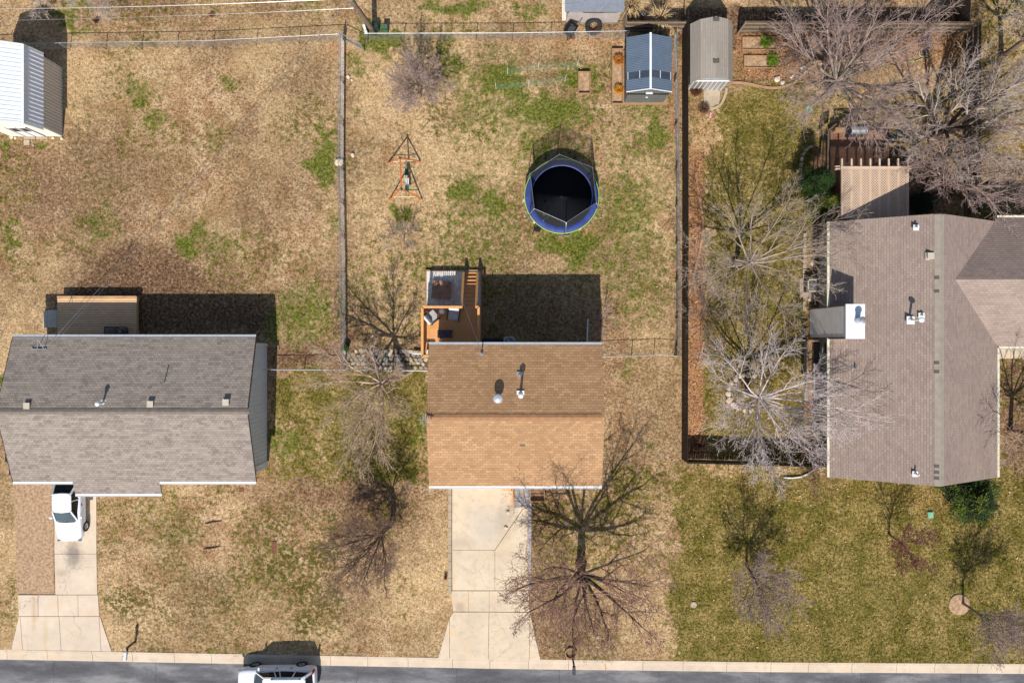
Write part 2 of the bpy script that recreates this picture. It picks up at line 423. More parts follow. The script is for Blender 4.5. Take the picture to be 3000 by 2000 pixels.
plain("bark_dark", srgb((92, 76, 66)), 0.95, 0.35, 5, bmp=0.02)
plain("bark_grey", srgb((138, 126, 116)), 0.95, 0.3, 5, bmp=0.02)
plain("bark_brown", srgb((130, 108, 92)), 0.95, 0.3, 5, bmp=0.02)
plain("twig_red", srgb((152, 116, 98)), 0.9, 0.3, 2)
plain("twig_grey", srgb((164, 147, 132)), 0.9, 0.2, 2)
plain("twig_silver", srgb((174, 159, 149)), 0.9, 0.2, 2)
plain("twig_tan", srgb((186, 160, 134)), 0.9, 0.25, 2)
plain("twig_bright", srgb((194, 180, 174)), 0.9, 0.15, 2)
plain("twig_mauve", srgb((160, 138, 130)), 0.9, 0.25, 2)
plain("twig_dark", srgb((124, 98, 82)), 0.9, 0.25, 2)
plain("bud_crimson", srgb((116, 46, 44)), 0.9, 0.25, 2)
colmat("leaf_col"); colmat("stone_col", 0.95, var=0.45); colmat("blade_col", 0.9, var=0.15)
m, nt, b = newmat("gravel")
v = coords(nt); vo = N(nt, "ShaderNodeTexVoronoi", Scale=22.0); L(nt, v, vo.inputs['Vector'])
L(nt, ramp(nt, vo.outputs[1], [(0.0, srgb((150, 144, 134))), (0.5, srgb((212, 204, 192))), (1.0, srgb((244, 238, 228)))]), b.inputs['Base Color'])
b.inputs['Roughness'].default_value = 0.95; bump(nt, b, vo.outputs[0], 0.03)
m, nt, b = newmat("net")      # fine black netting: holes smaller than a pixel
b.inputs['Base Color'].default_value = (0.012, 0.013, 0.017, 1); b.inputs['Roughness'].default_value = 0.8
tr = N(nt, "ShaderNodeBsdfTransparent"); mx = N(nt, "ShaderNodeMixShader"); out = nt.nodes["Material Output"]
gm = nt.nodes.new("ShaderNodeNewGeometry"); dt = N(nt, "ShaderNodeVectorMath", operation='DOT_PRODUCT'); L(nt, gm.outputs['Normal'], dt.inputs[0]); L(nt, gm.outputs['Incoming'], dt.inputs[1])
cs_ = math_(nt, 'MAXIMUM', math_(nt, 'ABSOLUTE', dt.outputs['Value']), 0.04)      # threads overlap when the net is seen edge-on
f = math_(nt, 'SUBTRACT', 1.0, math_(nt, 'POWER', 0.62, math_(nt, 'DIVIDE', 1.0, cs_))); L(nt, f, mx.inputs[0])
L(nt, tr.outputs[0], mx.inputs[1]); L(nt, b.outputs[0], mx.inputs[2]); L(nt, mx.outputs[0], out.inputs[0])

# ---------------------------------------------------------------- ground
def ky(px):
    return float(np.interp(px, [-2000, 0, 750, 1500, 2250, 3000, 5000], [1876, 1902, 1916, 1930, 1939, 1944, 1957]))
def vnoise(x, y, scale, seed):
    rs = np.random.RandomState(seed); g = rs.rand(256, 256)
    xs = x / scale; ys = y / scale; xi = np.floor(xs).astype(int); yi = np.floor(ys).astype(int)
    fx = xs - xi; fy = ys - yi; fx = fx * fx * (3 - 2 * fx); fy = fy * fy * (3 - 2 * fy)
    a = g[xi % 256, yi % 256]; b = g[(xi + 1) % 256, yi % 256]; c = g[xi % 256, (yi + 1) % 256]; d = g[(xi + 1) % 256, (yi + 1) % 256]
    return (a * (1 - fx) + b * fx) * (1 - fy) + (c * (1 - fx) + d * fx) * fy
def fbm(x, y, s, seed): return (vnoise(x, y, s, seed) * 0.55 + vnoise(x, y, s / 2.1, seed + 1) * 0.28 + vnoise(x, y, s / 4.3, seed + 2) * 0.17)
def blobs(x, y, lst):
    o = np.zeros_like(x)
    for (cx, cy, rx, ry, a) in lst:
        d = ((x - cx) / rx) ** 2 + ((y - cy) / ry) ** 2
        o = np.maximum(o, a * np.exp(-0.55 * d ** 1.2))
    return o
def rect(x, y, x0, y0, x1, y1, s=20.0):
    return np.clip((x - x0) / s + 0.5, 0, 1) * np.clip((x1 - x) / s + 0.5, 0, 1) * np.clip((y - y0) / s + 0.5, 0, 1) * np.clip((y1 - y) / s + 0.5, 0, 1)
def masks(x, y):
    """species and soil cover by plot, in plan pixels: bright green weeds, olive turf, bare brown soil, leaf litter, bleached straw, clumpiness"""
    n1 = fbm(x, y, 160, 3); n2 = fbm(x, y, 60, 9); n3 = fbm(x, y, 24, 15)
    wx = x + (n2 - 0.5) * 110 + (n3 - .5) * 40; wy = y + (n1 - 0.5) * 110 + (fbm(x, y, 30, 41) - .5) * 50
    green = blobs(wx, wy, [(1320, 200, 30, 70, .62), (1470, 250, 90, 60, .85), (1600, 315, 140, 50, .85), (1700, 200, 80, 35, .8), (1700, 330, 70, 30, .5), (1905, 400, 40, 45, .8), (1560, 410, 60, 80, .6), (1690, 715, 55, 60, 1.0), (1620, 690, 60, 30, .7),
        (1850, 420, 100, 140, .45), (1840, 620, 120, 160, .6), (1880, 850, 120, 130, .5), (1445, 595, 60, 60, .72), (1355, 562, 32, 32, .8), (1530, 450, 40, 90, .5), (960, 450, 36, 100, .85), (965, 640, 40, 60, .5), (1180, 655, 34, 40, .85), (565, 720, 45, 60, .75),
        (640, 720, 90, 50, .5), (410, 265, 55, 40, .62), (440, 340, 50, 60, .6), (670, 260, 40, 30, .6), (630, 420, 50, 40, .5), (290, 640, 70, 60, .55), (900, 920, 110, 110, .62), (820, 960, 60, 60, .6), (40, 720, 20, 90, .6), (230, 55, 40, 45, .7), (180, 8, 60, 20, .7), (1330, 15, 120, 26, .7),
        (900, 20, 60, 40, .5), (1100, 90, 60, 30, .9), (1560, 50, 60, 40, .6), (330, 1585, 50, 50, .75), (340, 1640, 40, 30, .6), (550, 1570, 70, 60, .75), (520, 1640, 100, 110, .6), (640, 1740, 150, 90, .55), (650, 1850, 110, 60, .66), (800, 1750, 180, 170, .45), (850, 1600, 150, 120, .42), (470, 1480, 170, 60, .5), (760, 1560, 80, 100, .35),
        (650, 1430, 80, 40, .4), (815, 1300, 60, 60, .6), (900, 1330, 60, 60, .4), (1060, 1800, 120, 80, .3), (1240, 1260, 30, 30, .6), (1370, 1080, 60, 60, .4), (1850, 1070, 30, 40, .55), (1910, 1320, 20, 14, .7), (1330, 940, 80, 60, .5), (1090, 850, 100, 80, .42), (1240, 800, 60, 40, .6), (0, 900, 20, 60, .4), (5, 1090, 15, 20, .9), (8, 420, 14, 30, .9), (130, 425, 30, 20, .7), (1040, 170, 40, 40, .6), (1055, 300, 20, 50, .5)])
    green = np.maximum(green, 0.42 * rect(wx, wy, 1280, 130, 1985, 900, 90) * (0.5 + n1)); green = np.maximum(green, 0.25 * rect(x, y, 1010, 120, 1985, 1000, 60) * (0.5 + n1))
    olive = np.maximum.reduce([0.95 * rect(wx, wy, 1965, 1370, 5000, 2000, 90) * np.where(y > 1500, 1, 0.9), 0.85 * rect(wx, wy, 2060, 250, 2400, 1360, 60), 0.72 * rect(wx, wy, 805, 1085, 1260, 1420, 60), 0.5 * rect(wx, wy, 1560, 1430, 2000, 1700, 80),
        0.5 * rect(wx, wy, 1770, 1350, 2010, 1500, 50), 0.55 * rect(wx, wy, 2850, -400, 5000, 1000, 60), 0.45 * rect(wx, wy, 2370, 250, 2860, 600, 60), 0.25 * rect(wx, wy, -2000, -400, 1600, 90, 50), 0.35 * rect(wx, wy, 1010, 700, 1260, 1020, 50), 0.42 * rect(wx, wy, 660, 1450, 1010, 1900, 80)])
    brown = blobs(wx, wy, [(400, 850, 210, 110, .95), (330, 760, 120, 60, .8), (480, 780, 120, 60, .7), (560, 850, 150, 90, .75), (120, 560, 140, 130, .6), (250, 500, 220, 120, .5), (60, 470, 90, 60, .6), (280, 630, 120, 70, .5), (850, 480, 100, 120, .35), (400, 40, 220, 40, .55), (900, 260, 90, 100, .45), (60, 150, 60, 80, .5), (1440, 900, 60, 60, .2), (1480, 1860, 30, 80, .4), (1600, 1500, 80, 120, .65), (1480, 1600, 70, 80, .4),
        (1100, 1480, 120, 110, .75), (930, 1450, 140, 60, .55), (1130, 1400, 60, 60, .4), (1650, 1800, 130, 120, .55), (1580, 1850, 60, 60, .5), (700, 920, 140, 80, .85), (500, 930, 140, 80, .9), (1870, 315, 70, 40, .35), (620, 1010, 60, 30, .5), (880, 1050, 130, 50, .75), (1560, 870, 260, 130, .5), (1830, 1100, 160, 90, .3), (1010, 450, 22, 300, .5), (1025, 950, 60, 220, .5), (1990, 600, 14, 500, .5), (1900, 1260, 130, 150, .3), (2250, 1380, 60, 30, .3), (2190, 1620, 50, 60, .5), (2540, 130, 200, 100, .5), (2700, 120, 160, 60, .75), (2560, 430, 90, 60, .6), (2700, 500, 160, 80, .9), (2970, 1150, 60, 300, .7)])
    brown = np.maximum(brown, 0.75 * rect(x, y, 1010, 1010, 1260, 1090, 30))
    brown = np.maximum(brown, 0.8 * rect(wx, wy, 1880, 17, 2860, 130, 30)); brown = np.maximum(brown, 0.85 * rect(x, y, 2017, 440, 2062, 1340, 20))
    brown = np.maximum(brown, 0.8 * rect(x, y, 2340, 700, 2400, 1400, 20)); brown = np.maximum(brown, 0.6 * rect(x, y, 2150, 95, 2420, 250, 30)); brown = np.maximum(brown, 0.7 * rect(x, y, 2925, 1050, 3200, 1420, 40))
    leaf = np.maximum.reduce([1.0 * rect(x, y, 2014, 420, 2062, 1340, 14), 0.8 * rect(x, y, 2150, 95, 2345, 235, 20), 0.75 * rect(x, y, 2640, 95, 2830, 200, 20), 0.8 * rect(x, y, 2352, 700, 2400, 1240, 12), blobs(x, y, [(990, 140, 34, 30, .9), (1012, 220, 14, 140, .6), (1975, 260, 18, 160, .8), (1600, 122, 240, 10, .6), (775, 1200, 12, 160, .9), (2690, 420, 40, 40, .4), (2100, 300, 60, 20, .5), (2070, 400, 40, 90, .7), (2780, 400, 70, 40, .5), (2720, 1480, 100, 40, .5)]),
        0.35 * rect(x, y, 2062, 900, 2340, 1340, 30), 0.35 * rect(x, y, 1990, 1365, 3000, 1480, 40), 0.18 * rect(x, y, 1990, 1480, 3000, 1940, 40)])
    pale = np.maximum.reduce([blobs(wx, wy, [(1250, 1690, 90, 70, 1.0), (1130, 1740, 70, 60, .5), (220, 250, 60, 140, .7), (330, 190, 260, 60, .5), (60, 1880, 60, 60, .6), (18, 1600, 18, 220, .8), (430, 1830, 120, 60, .5), (330, 1800, 30, 90, .8), (2130, 1700, 60, 50, .5), (2080, 1850, 80, 60, .6), (2000, 1910, 60, 25, .9), (1840, 1840, 120, 80, .5), (1900, 480, 80, 40, .4), (1830, 340, 60, 40, .5), (2540, 1590, 60, 30, .35), (1880, 1220, 90, 120, .3), (1240, 1850, 140, 60, .25), (110, 600, 60, 100, .3), (650, 1800, 180, 60, .2), (1100, 620, 80, 80, .3), (1330, 700, 120, 100, .4)])])
    clump = np.maximum.reduce([0.95 * rect(wx, wy, 290, 1440, 1010, 1900, 40), 0.6 * rect(wx, wy, 190, 180, 985, 1000, 60), 0.7 * rect(wx, wy, 1010, 130, 1985, 800, 40), 0.5 * rect(wx, wy, 780, 1100, 1250, 1430, 40)])
    front = rect(x, y, 285, 1430, 1010, 1920, 60); green = green * (1 - 0.42 * front); clump = np.maximum(clump, 0.95 * blobs(wx, wy, [(400, 1570, 160, 110, 1), (560, 1680, 140, 120, 1), (680, 1830, 170, 90, 1), (830, 1680, 120, 200, .9), (330, 1680, 60, 60, .6), (560, 1480, 200, 60, .8), (860, 1500, 90, 80, .8)]))
    brown = np.clip(brown * 1.3, 0, 1.15); pale = np.maximum(pale, 0.7 * np.clip((fbm(x, y, 210, 101) - .47) * 6, 0, 1))
    green = np.maximum(green, 0.2 * rect(x, y, 185, 10, 1985, 1900, 40) * (0.4 + 1.2 * n2)); clump = np.clip(np.maximum(clump, 0.4 + 0 * x) * (0.25 + 1.5 * np.clip(fbm(x, y, 110, 61) - .2, 0, 1)), 0, 1); olive = np.clip(olive * (0.62 + 0.75 * fbm(x, y, 130, 71)), 0, 1); olive = np.maximum(olive, 0.42 * np.clip((fbm(x, y, 190, 81) - .42) * 5, 0, 1)); brown = np.maximum(brown, 0.4 * np.clip((fbm(x, y, 150, 91) - .5) * 5, 0, 1))
    return green, olive, brown, leaf * (0.55 + 0.6 * n2), pale, clump, n3
def axis(lo, hi, step, far):
    c = np.arange(lo, hi + step, step); t = np.array([2, 6, 15, 40, 100, 250, 600.0])
    return np.concatenate([(lo - t)[::-1], c, hi + t])
gx = axis(-36, 36, 0.115, 0); gy = axis(-25, 25, 0.115, 0)
X, Y = np.meshgrid(gx, gy); pxg = X * S + 1500; pyg = 1000 - Y * S
KY = np.interp(pxg, [-2000, 0, 750, 1500, 2250, 3000, 5000], [1876, 1902, 1916, 1930, 1939, 1944, 1957])
Z = (vnoise(pxg, pyg, 70, 31) - 0.5) * 0.018 + (vnoise(pxg, pyg, 12, 33) - 0.5) * 0.022 - 0.022
Z = np.where((pyg > KY + 7) & (Y > -38), -0.42, Z); Z = np.where(np.abs(X) + np.abs(Y) > 120, 0, Z)
me = bpy.data.meshes.new("ground"); ny, nx = X.shape
vv = np.stack([X, Y, Z], -1).reshape(-1, 3)
idx = np.arange(nx * ny).reshape(ny, nx); q = np.stack([idx[:-1, :-1], idx[:-1, 1:], idx[1:, 1:], idx[1:, :-1]], -1).reshape(-1, 4)
me.vertices.add(len(vv)); me.vertices.foreach_set("co", vv.astype(np.float32).ravel())
me.loops.add(q.size); me.loops.foreach_set("vertex_index", q.astype(np.int32).ravel())
me.polygons.add(len(q)); me.polygons.foreach_set("loop_start", (np.arange(len(q)) * 4).astype(np.int32)); me.polygons.foreach_set("loop_total", np.full(len(q), 4, np.int32))
me.update(calc_edges=True)
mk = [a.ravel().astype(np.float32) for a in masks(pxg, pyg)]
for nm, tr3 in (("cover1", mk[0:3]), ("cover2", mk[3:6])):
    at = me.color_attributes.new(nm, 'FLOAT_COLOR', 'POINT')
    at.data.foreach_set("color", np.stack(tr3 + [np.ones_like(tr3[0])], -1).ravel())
me.polygons.foreach_set("use_smooth", [True] * len(me.polygons))
m, nt, b = newmat("lawn")
v = coords(nt)
a1 = N(nt, "ShaderNodeAttribute", attribute_name="cover1"); s1 = N(nt, "ShaderNodeSeparateColor"); L(nt, a1.outputs[0], s1.inputs[0])
a2 = N(nt, "ShaderNodeAttribute", attribute_name="cover2"); s2 = N(nt, "ShaderNodeSeparateColor"); L(nt, a2.outputs[0], s2.inputs[0])
gr_, ol_, br_ = s1.outputs[0], s1.outputs[1], s1.outputs[2]; lf_, pa_, cl_ = s2.outputs[0], s2.outputs[1], s2.outputs[2]
nA = noise(nt, v, 0.8, 5, 0.6); nB = noise(nt, v, 2.2, 6, 0.72); nC = noise(nt, v, 5.5, 6, 0.8); nD = noise(nt, v, 11.0, 4, 0.85); nE = noise(nt, coords(nt, (1, 1, 1)), 4.0, 4, 0.7)
straw = ramp(nt, nC, [(0.34, srgb((92, 72, 52))), (0.45, srgb((158, 130, 98))), (0.54, srgb((194, 164, 127))), (0.72, srgb((218, 192, 154)))])
straw = mixc(nt, ramp(nt, nA, [(0.42, 0), (0.58, 0.75)]), straw, mixc(nt, ramp(nt, nC, [(0.35, 0), (0.6, 1)]), srgb((104, 74, 50)), srgb((168, 128, 90))))
nL = noise(nt, v, 0.22, 5, 0.65)
straw = mixc(nt, ramp(nt, nL, [(0.42, 0.35), (0.56, 0)]), straw, srgb((136, 118, 78)))
bleach = ramp(nt, nC, [(0.35, srgb((170, 138, 98))), (0.65, srgb((222, 194, 148)))])
g0 = mixc(nt, math_(nt, 'MULTIPLY', pa_, 0.8), straw, bleach)
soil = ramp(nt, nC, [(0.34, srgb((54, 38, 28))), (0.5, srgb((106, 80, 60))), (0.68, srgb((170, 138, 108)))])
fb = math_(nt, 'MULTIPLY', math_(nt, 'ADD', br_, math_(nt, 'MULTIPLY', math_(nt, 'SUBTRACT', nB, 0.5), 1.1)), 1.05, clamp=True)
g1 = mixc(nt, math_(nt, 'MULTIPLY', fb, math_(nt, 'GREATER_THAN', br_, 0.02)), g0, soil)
olive = ramp(nt, nC, [(0.34, srgb((60, 54, 24))), (0.46, srgb((110, 98, 46))), (0.56, srgb((146, 128, 72))), (0.72, srgb((180, 158, 104)))])
olive2 = ramp(nt, nC, [(0.36, srgb((46, 46, 14))), (0.5, srgb((88, 86, 26))), (0.68, srgb((134, 124, 56)))])
olv = mixc(nt, ramp(nt, nA, [(0.42, 0), (0.58, 1)]), olive, olive2)
fo = math_(nt, 'ADD', math_(nt, 'SUBTRACT', ol_, 0.5), math_(nt, 'MULTIPLY', math_(nt, 'SUBTRACT', nB, 0.5), 2.0))
fo = ramp(nt, math_(nt, 'ADD', fo, 0.5), [(0.38, 0), (0.62, 0.9)])
g2 = mixc(nt, fo, g1, olv)
# clumps of darker winter weeds
fc = math_(nt, 'ADD', nE, math_(nt, 'MULTIPLY', math_(nt, 'SUBTRACT', nD, 0.5), 0.3))
fc = math_(nt, 'ADD', fc, math_(nt, 'MULTIPLY', math_(nt, 'SUBTRACT', cl_, 0.5), 0.17))
fc = math_(nt, 'MULTIPLY', ramp(nt, fc, [(0.53, 0), (0.60, 0.92)]), cl_)
g3 = mixc(nt, fc, g2, mixc(nt, nB, srgb((54, 60, 14)), srgb((90, 86, 34))))
green = ramp(nt, nC, [(0.36, srgb((46, 54, 16))), (0.5, srgb((88, 98, 30))), (0.68, srgb((136, 138, 62)))])
fg = math_(nt, 'ADD', math_(nt, 'MULTIPLY', gr_, 1.3), math_(nt, 'MULTIPLY', math_(nt, 'SUBTRACT', nB, 0.5), 1.7))
fg = math_(nt, 'MULTIPLY', ramp(nt, math_(nt, 'ADD', fg, math_(nt, 'MULTIPLY', math_(nt, 'SUBTRACT', nD, 0.5), 0.5)), [(0.46, 0), (0.84, 0.9)]), math_(nt, 'GREATER_THAN', gr_, 0.03))
g4 = mixc(nt, fg, g3, green)
fl = math_(nt, 'MULTIPLY', ramp(nt, math_(nt, 'ADD', nD, math_(nt, 'MULTIPLY', lf_, 0.22)), [(0.57, 0), (0.66, 1)]), math_(nt, 'MULTIPLY', lf_, 0.8))
g5 = mixc(nt, fl, g4, mixc(nt, nB, srgb((150, 96, 58)), srgb((206, 158, 114))))
fine = ramp(nt, nD, [(0.36, 0.6), (0.5, 1.0), (0.64, 1.16)])
mul = N(nt, "ShaderNodeMix", data_type='RGBA', blend_type='MULTIPLY'); mul.inputs[0].default_value = 0.85
L(nt, g5, mul.inputs[6]); L(nt, fine, mul.inputs[7])
L(nt, mul.outputs[2], b.inputs['Base Color']); b.inputs['Roughness'].default_value = 1.0; b.inputs['Specular IOR Level'].default_value = 0.1
bump(nt, b, math_(nt, 'ADD', math_(nt, 'MULTIPLY', nC, 0.6), math_(nt, 'MULTIPLY', nD, 0.5)), 0.07, 0.8)
me.materials.append(m); go = bpy.data.objects.new("ground", me); col.objects.link(go); tag(go, kind="structure")

# grass blades and weed tufts that stand up from the lawn
def blocked(px, py):
    k = np.zeros(px.shape, bool)
    for (a, b_, c, d) in ((60, 985, 775, 1400), (275, 1385, 470, 1450), (1285, 1025, 1735, 1385), (2375, 650, 2925, 1400), (158, 1380, 285, 1745), (50, 1738, 292, 1806), (33, 1800, 330, 1910), (1312, 1380, 1560, 1735), (1318, 1725, 1550, 1795), (1283, 1790, 1580, 1940), (1245, 790, 1412, 1040), (165, 862, 402, 1000), (35, 200, 190, 405), (1820, 100, 1960, 306), (2015, 60, 2160, 260), (2400, 380, 2680, 650), (38, 1410, 160, 1740), (2280, 1000, 2320, 1001), (1010, 1020, 1258, 1082)):
        k |= (px > a) & (px < c) & (py > b_) & (py < d)
    k |= py > np.interp(px, [-2000, 0, 750, 1500, 2250, 3000, 5000], [1876, 1902, 1916, 1930, 1939, 1944, 1957]) - 1
    return k
def mesh_np(name, V, F, C, mat):
    me = bpy.data.meshes.new(name); k = F.shape[1]
    me.vertices.add(len(V)); me.vertices.foreach_set("co", V.astype(np.float32).ravel())
    me.loops.add(F.size); me.loops.foreach_set("vertex_index", F.astype(np.int32).ravel())
    me.polygons.add(len(F)); me.polygons.foreach_set("loop_start", (np.arange(len(F)) * k).astype(np.int32)); me.polygons.foreach_set("loop_total", np.full(len(F), k, np.int32))
    me.update(calc_edges=True)
    at = me.color_attributes.new("col", 'FLOAT_COLOR', 'POINT'); at.data.foreach_set("color", np.concatenate([C, np.ones((len(C), 1))], 1).astype(np.float32).ravel())
    me.materials.append(MATS[mat]); o = bpy.data.objects.new(name, me); col.objects.link(o); return o
rs = np.random.RandomState(5)
n = 330000
bx_ = rs.uniform(-60, 3060, n); by_ = rs.uniform(-60, 1945, n)
keep = ~blocked(bx_, by_); bx_, by_ = bx_[keep], by_[keep]
g_, o_, b_, l_, p_, c_, n3_ = masks(bx_, by_)
patch = fbm(bx_, by_, 26, 77); pr = 0.25 + 0.9 * np.maximum(g_, o_ * 0.8) + 0.5 * c_ * (patch > 0.55) - 0.3 * b_
keep = rs.rand(len(bx_)) < np.clip(pr, 0.1, 1); bx_, by_ = bx_[keep], by_[keep]; g_, o_, b_, c_, p_, patch = (a[keep] for a in (g_, o_, b_, c_, p_, patch))
n = len(bx_); ang = rs.uniform(0, 6.283, n); hh = rs.uniform(0.02, 0.06, n) * (1 + 0.6 * np.maximum(g_, o_)); ww = rs.uniform(0.008, 0.022, n); ln = rs.uniform(0.01, 0.09, n); la = rs.uniform(0, 6.283, n)
xw = (bx_ - 1500) / S; yw = -(by_ - 1000) / S
A = np.stack([xw - ww * np.cos(ang), yw - ww * np.sin(ang), np.full(n, -0.02)], -1); B = np.stack([xw + ww * np.cos(ang), yw + ww * np.sin(ang), np.full(n, -0.02)], -1)
T = np.stack([xw + ln * np.cos(la), yw + ln * np.sin(la), hh], -1)
V = np.stack([A, B, T], 1).reshape(-1, 3); F = np.arange(3 * n).reshape(-1, 3)
r1 = rs.rand(n)
cg = np.array(srgb((94, 104, 34))); co_ = np.array(srgb((128, 116, 50))); cs = np.array(srgb((198, 162, 112))); cb = np.array(srgb((112, 84, 60))); cp = np.array(srgb((214, 182, 132)))
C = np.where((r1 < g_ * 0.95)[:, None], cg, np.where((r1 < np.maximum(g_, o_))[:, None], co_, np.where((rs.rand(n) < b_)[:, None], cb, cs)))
C = np.where(((c_ > 0.3) & (patch > 0.56) & (rs.rand(n) < 0.6))[:, None], np.array(srgb((80, 78, 32))), C)
C = np.clip(C * rs.uniform(0.45, 1.2, (n, 1)) * rs.uniform(0.93, 1.07, (n, 3)), 0, 1)
o = mesh_np("grass", V, F, np.repeat(C, 3, 0), "blade_col"); tag(o, "dry straw and green winter grass blades standing over the lawns", "grass", kind="stuff")
# fallen leaves
n = 60000; bx_ = rs.uniform(900, 3050, n); by_ = rs.uniform(60, 1900, n)
l_ = masks(bx_, by_)[3]; keep = (~blocked(bx_, by_)) & (rs.rand(n) < l_ ** 1.5 * 1.1 + 0.02)
bx_, by_ = bx_[keep], by_[keep]; n = len(bx_)
xw = (bx_ - 1500) / S; yw = -(by_ - 1000) / S; an = rs.uniform(0, 6.28, n); sz = rs.uniform(0.02, 0.05, n); V = []
for k, (u, v_) in enumerate(((-1, -0.6), (1, -0.6), (1, 0.6), (-1, 0.6))):
    V.append(np.stack([xw + sz * (u * np.cos(an) - v_ * np.sin(an)), yw + sz * (u * np.sin(an) + v_ * np.cos(an)), 0.015 + rs.uniform(0, 0.03, n)], -1))
V = np.stack(V, 1).reshape(-1, 3); F = np.arange(4 * n).reshape(-1, 4)
pal = np.array([srgb((176, 116, 70)), srgb((196, 150, 108)), srgb((140, 92, 60)), srgb((216, 184, 146)), srgb((118, 78, 54))])
C = pal[rs.randint(0, 5, n)] * rs.uniform(0.8, 1.15, (n, 1))
o = mesh_np("fallen_leaves", V, F, np.repeat(np.clip(C, 0, 1), 4, 0), "leaf_col"); tag(o, "orange brown fallen leaves strewn along the fences and beds", "leaves", kind="stuff")

# ---------------------------------------------------------------- road, kerb, driveways
mb = MB(); xs = list(range(-1500, 4600, 300))
for a, c in zip(xs[:-1], xs[1:]):
    mb.quad(Q(a - 1500, ky(a) + 30 - 1000, -0.125), Q(a - 1500, ky(a) + 480 - 1000, -0.125), Q(c - 1500, ky(c) + 480 - 1000, -0.125), Q(c - 1500, ky(c) + 30 - 1000, -0.125))
tag(mb.build("road", "asphalt"), kind="structure")
m, nt, b = MATS["asphalt"], MATS["asphalt"].node_tree, MATS["asphalt"].node_tree.nodes["Principled BSDF"]
v = coords(nt); base = ramp(nt, noise(nt, coords(nt, (0.3, 1, 1)), 1.1, 5, 0.65), [(0.36, srgb((54, 54, 60))), (0.5, srgb((82, 82, 87))), (0.64, srgb((124, 122, 121)))])
base = mixc(nt, ramp(nt, noise(nt, v, 60, 3, 0.8), [(0.4, 0), (0.75, 0.5)]), base, srgb((140, 138, 136)))
ox = N(nt, "ShaderNodeSeparateXYZ"); L(nt, v, ox.inputs[0])
nv = math_(nt, 'MULTIPLY', noise(nt, v, 0.8, 4), 2.6)
fr = math_(nt, 'ABSOLUTE', math_(nt, 'SUBTRACT', math_(nt, 'FRACT', math_(nt, 'DIVIDE', math_(nt, 'ADD', ox.outputs[0], math_(nt, 'MULTIPLY', nv, 0.2)), 6.3)), 0.5))
base = mixc(nt, ramp(nt, fr, [(0.0, 0.8), (0.0025, 0)]), base, (0.02, 0.02, 0.02))
L(nt, base, b.inputs['Base Color'])
mb = MB(); x = -1500.0
while x < 4500:
    stp = 120 + 12 * math.sin(x * 0.7); x2 = x + stp - 0.9
    y1, y2 = ky(x) - 1000, ky(x2) - 1000; a, c = x - 1500, x2 - 1500
    mb.hexa([Q(a, y1 + 9, -.5), Q(c, y2 + 9, -.5), Q(c, y2, -.5), Q(a, y1, -.5)], [Q(a, y1 + 8, -.01), Q(c, y2 + 8, -.01), Q(c, y2, -.004), Q(a, y1, -.004)])
    mb.hexa([Q(a, y1 + 31, -.5), Q(c, y2 + 31, -.5), Q(c, y2 + 9.2, -.5), Q(a, y1 + 9.2, -.5)], [Q(a, y1 + 31, -.115), Q(c, y2 + 31, -.115), Q(c, y2 + 9.2, -.085), Q(a, y1 + 9.2, -.085)])
    x += stp
tag(mb.build("kerb", "kerb_concrete"), kind="structure")
def slabs(name, polys, mat, z=0.02):
    mb = MB()
    for pl in polys: mb.prism([Q(x - 1500, y - 1000)[:2] for x, y in pl][::-1], -0.12, z)
    return tag(mb.build(name, mat, bevel=0.004), kind="structure")
slabs("driveway", [[(160, 1372), (282, 1372), (283, 1621), (160, 1621)], [(160, 1622), (283, 1622), (285, 1740.5), (163, 1740.5)],
    [(53, 1742), (111, 1742), (111.5, 1803.5), (56, 1803.5)], [(112.4, 1742), (169, 1742), (170.5, 1803.5), (112.8, 1803.5)], [(170, 1742), (228, 1742), (229, 1803.5), (171.5, 1803.5)], [(229, 1742), (287, 1742), (291, 1803.5), (230, 1803.5)],
    [(56, 1805), (59, 1805), (66, 1902), (34, 1902)], [(60, 1805), (173, 1805), (179, 1904), (67, 1902)], [(174, 1805), (290, 1805), (296, 1906), (180, 1904)], [(291, 1805), (293, 1805), (327, 1907), (297, 1906)]], "concrete_left_drive")
slabs("driveway", [[(1325, 1380), (1546, 1380), (1546, 1485), (1532, 1488), (1449, 1610), (1325, 1610)], [(1325, 1611), (1449, 1611), (1449.5, 1728), (1326, 1728)], [(1546, 1487), (1546, 1728), (1450.7, 1728), (1450.3, 1611), (1533, 1490)],
    [(1321, 1730), (1372, 1730), (1372, 1790), (1328, 1790)], [(1373, 1730), (1433, 1730), (1433, 1790.5), (1373, 1790)], [(1434, 1730), (1548, 1730), (1552, 1791), (1434, 1790.5)],
    [(1328, 1792), (1329, 1792), (1316, 1926), (1284, 1926)] , [(1315.5, 1820), (1315.5, 1927), (1285, 1926)], [(1317, 1812), (1329, 1792), (1432, 1792), (1430, 1929), (1317, 1927)], [(1433.5, 1792), (1552, 1793), (1550, 1931), (1431.5, 1929)], [(1553, 1800), (1583, 1931), (1551.5, 1931)]][:6] +
    [[(1318, 1808), (1329, 1792), (1432, 1792), (1430, 1929), (1318, 1927)], [(1433.5, 1792), (1552, 1793), (1550, 1931), (1431.5, 1929)], [(1553, 1797), (1583, 1931), (1551.5, 1931)], [(1316.5, 1811), (1316.5, 1927), (1284, 1926)]], "concrete_mid_drive")
mb = MB(); y = 1400
while y < 1725:
    mb.obox(Q(-181.5, y + 12 - 1000, 0.06), (0.20, 0.50, 0.18), colr=None); y += 24.2
tag(one("driveway_edging", mb, "old_concrete", "pale row of kerb blocks along the left side of the middle driveway", "edging", bevel=0.008))
mb = MB(); mb.obox(Q(51.5, 555, 0.05), (0.22, 7.2, 0.2), 0.0)
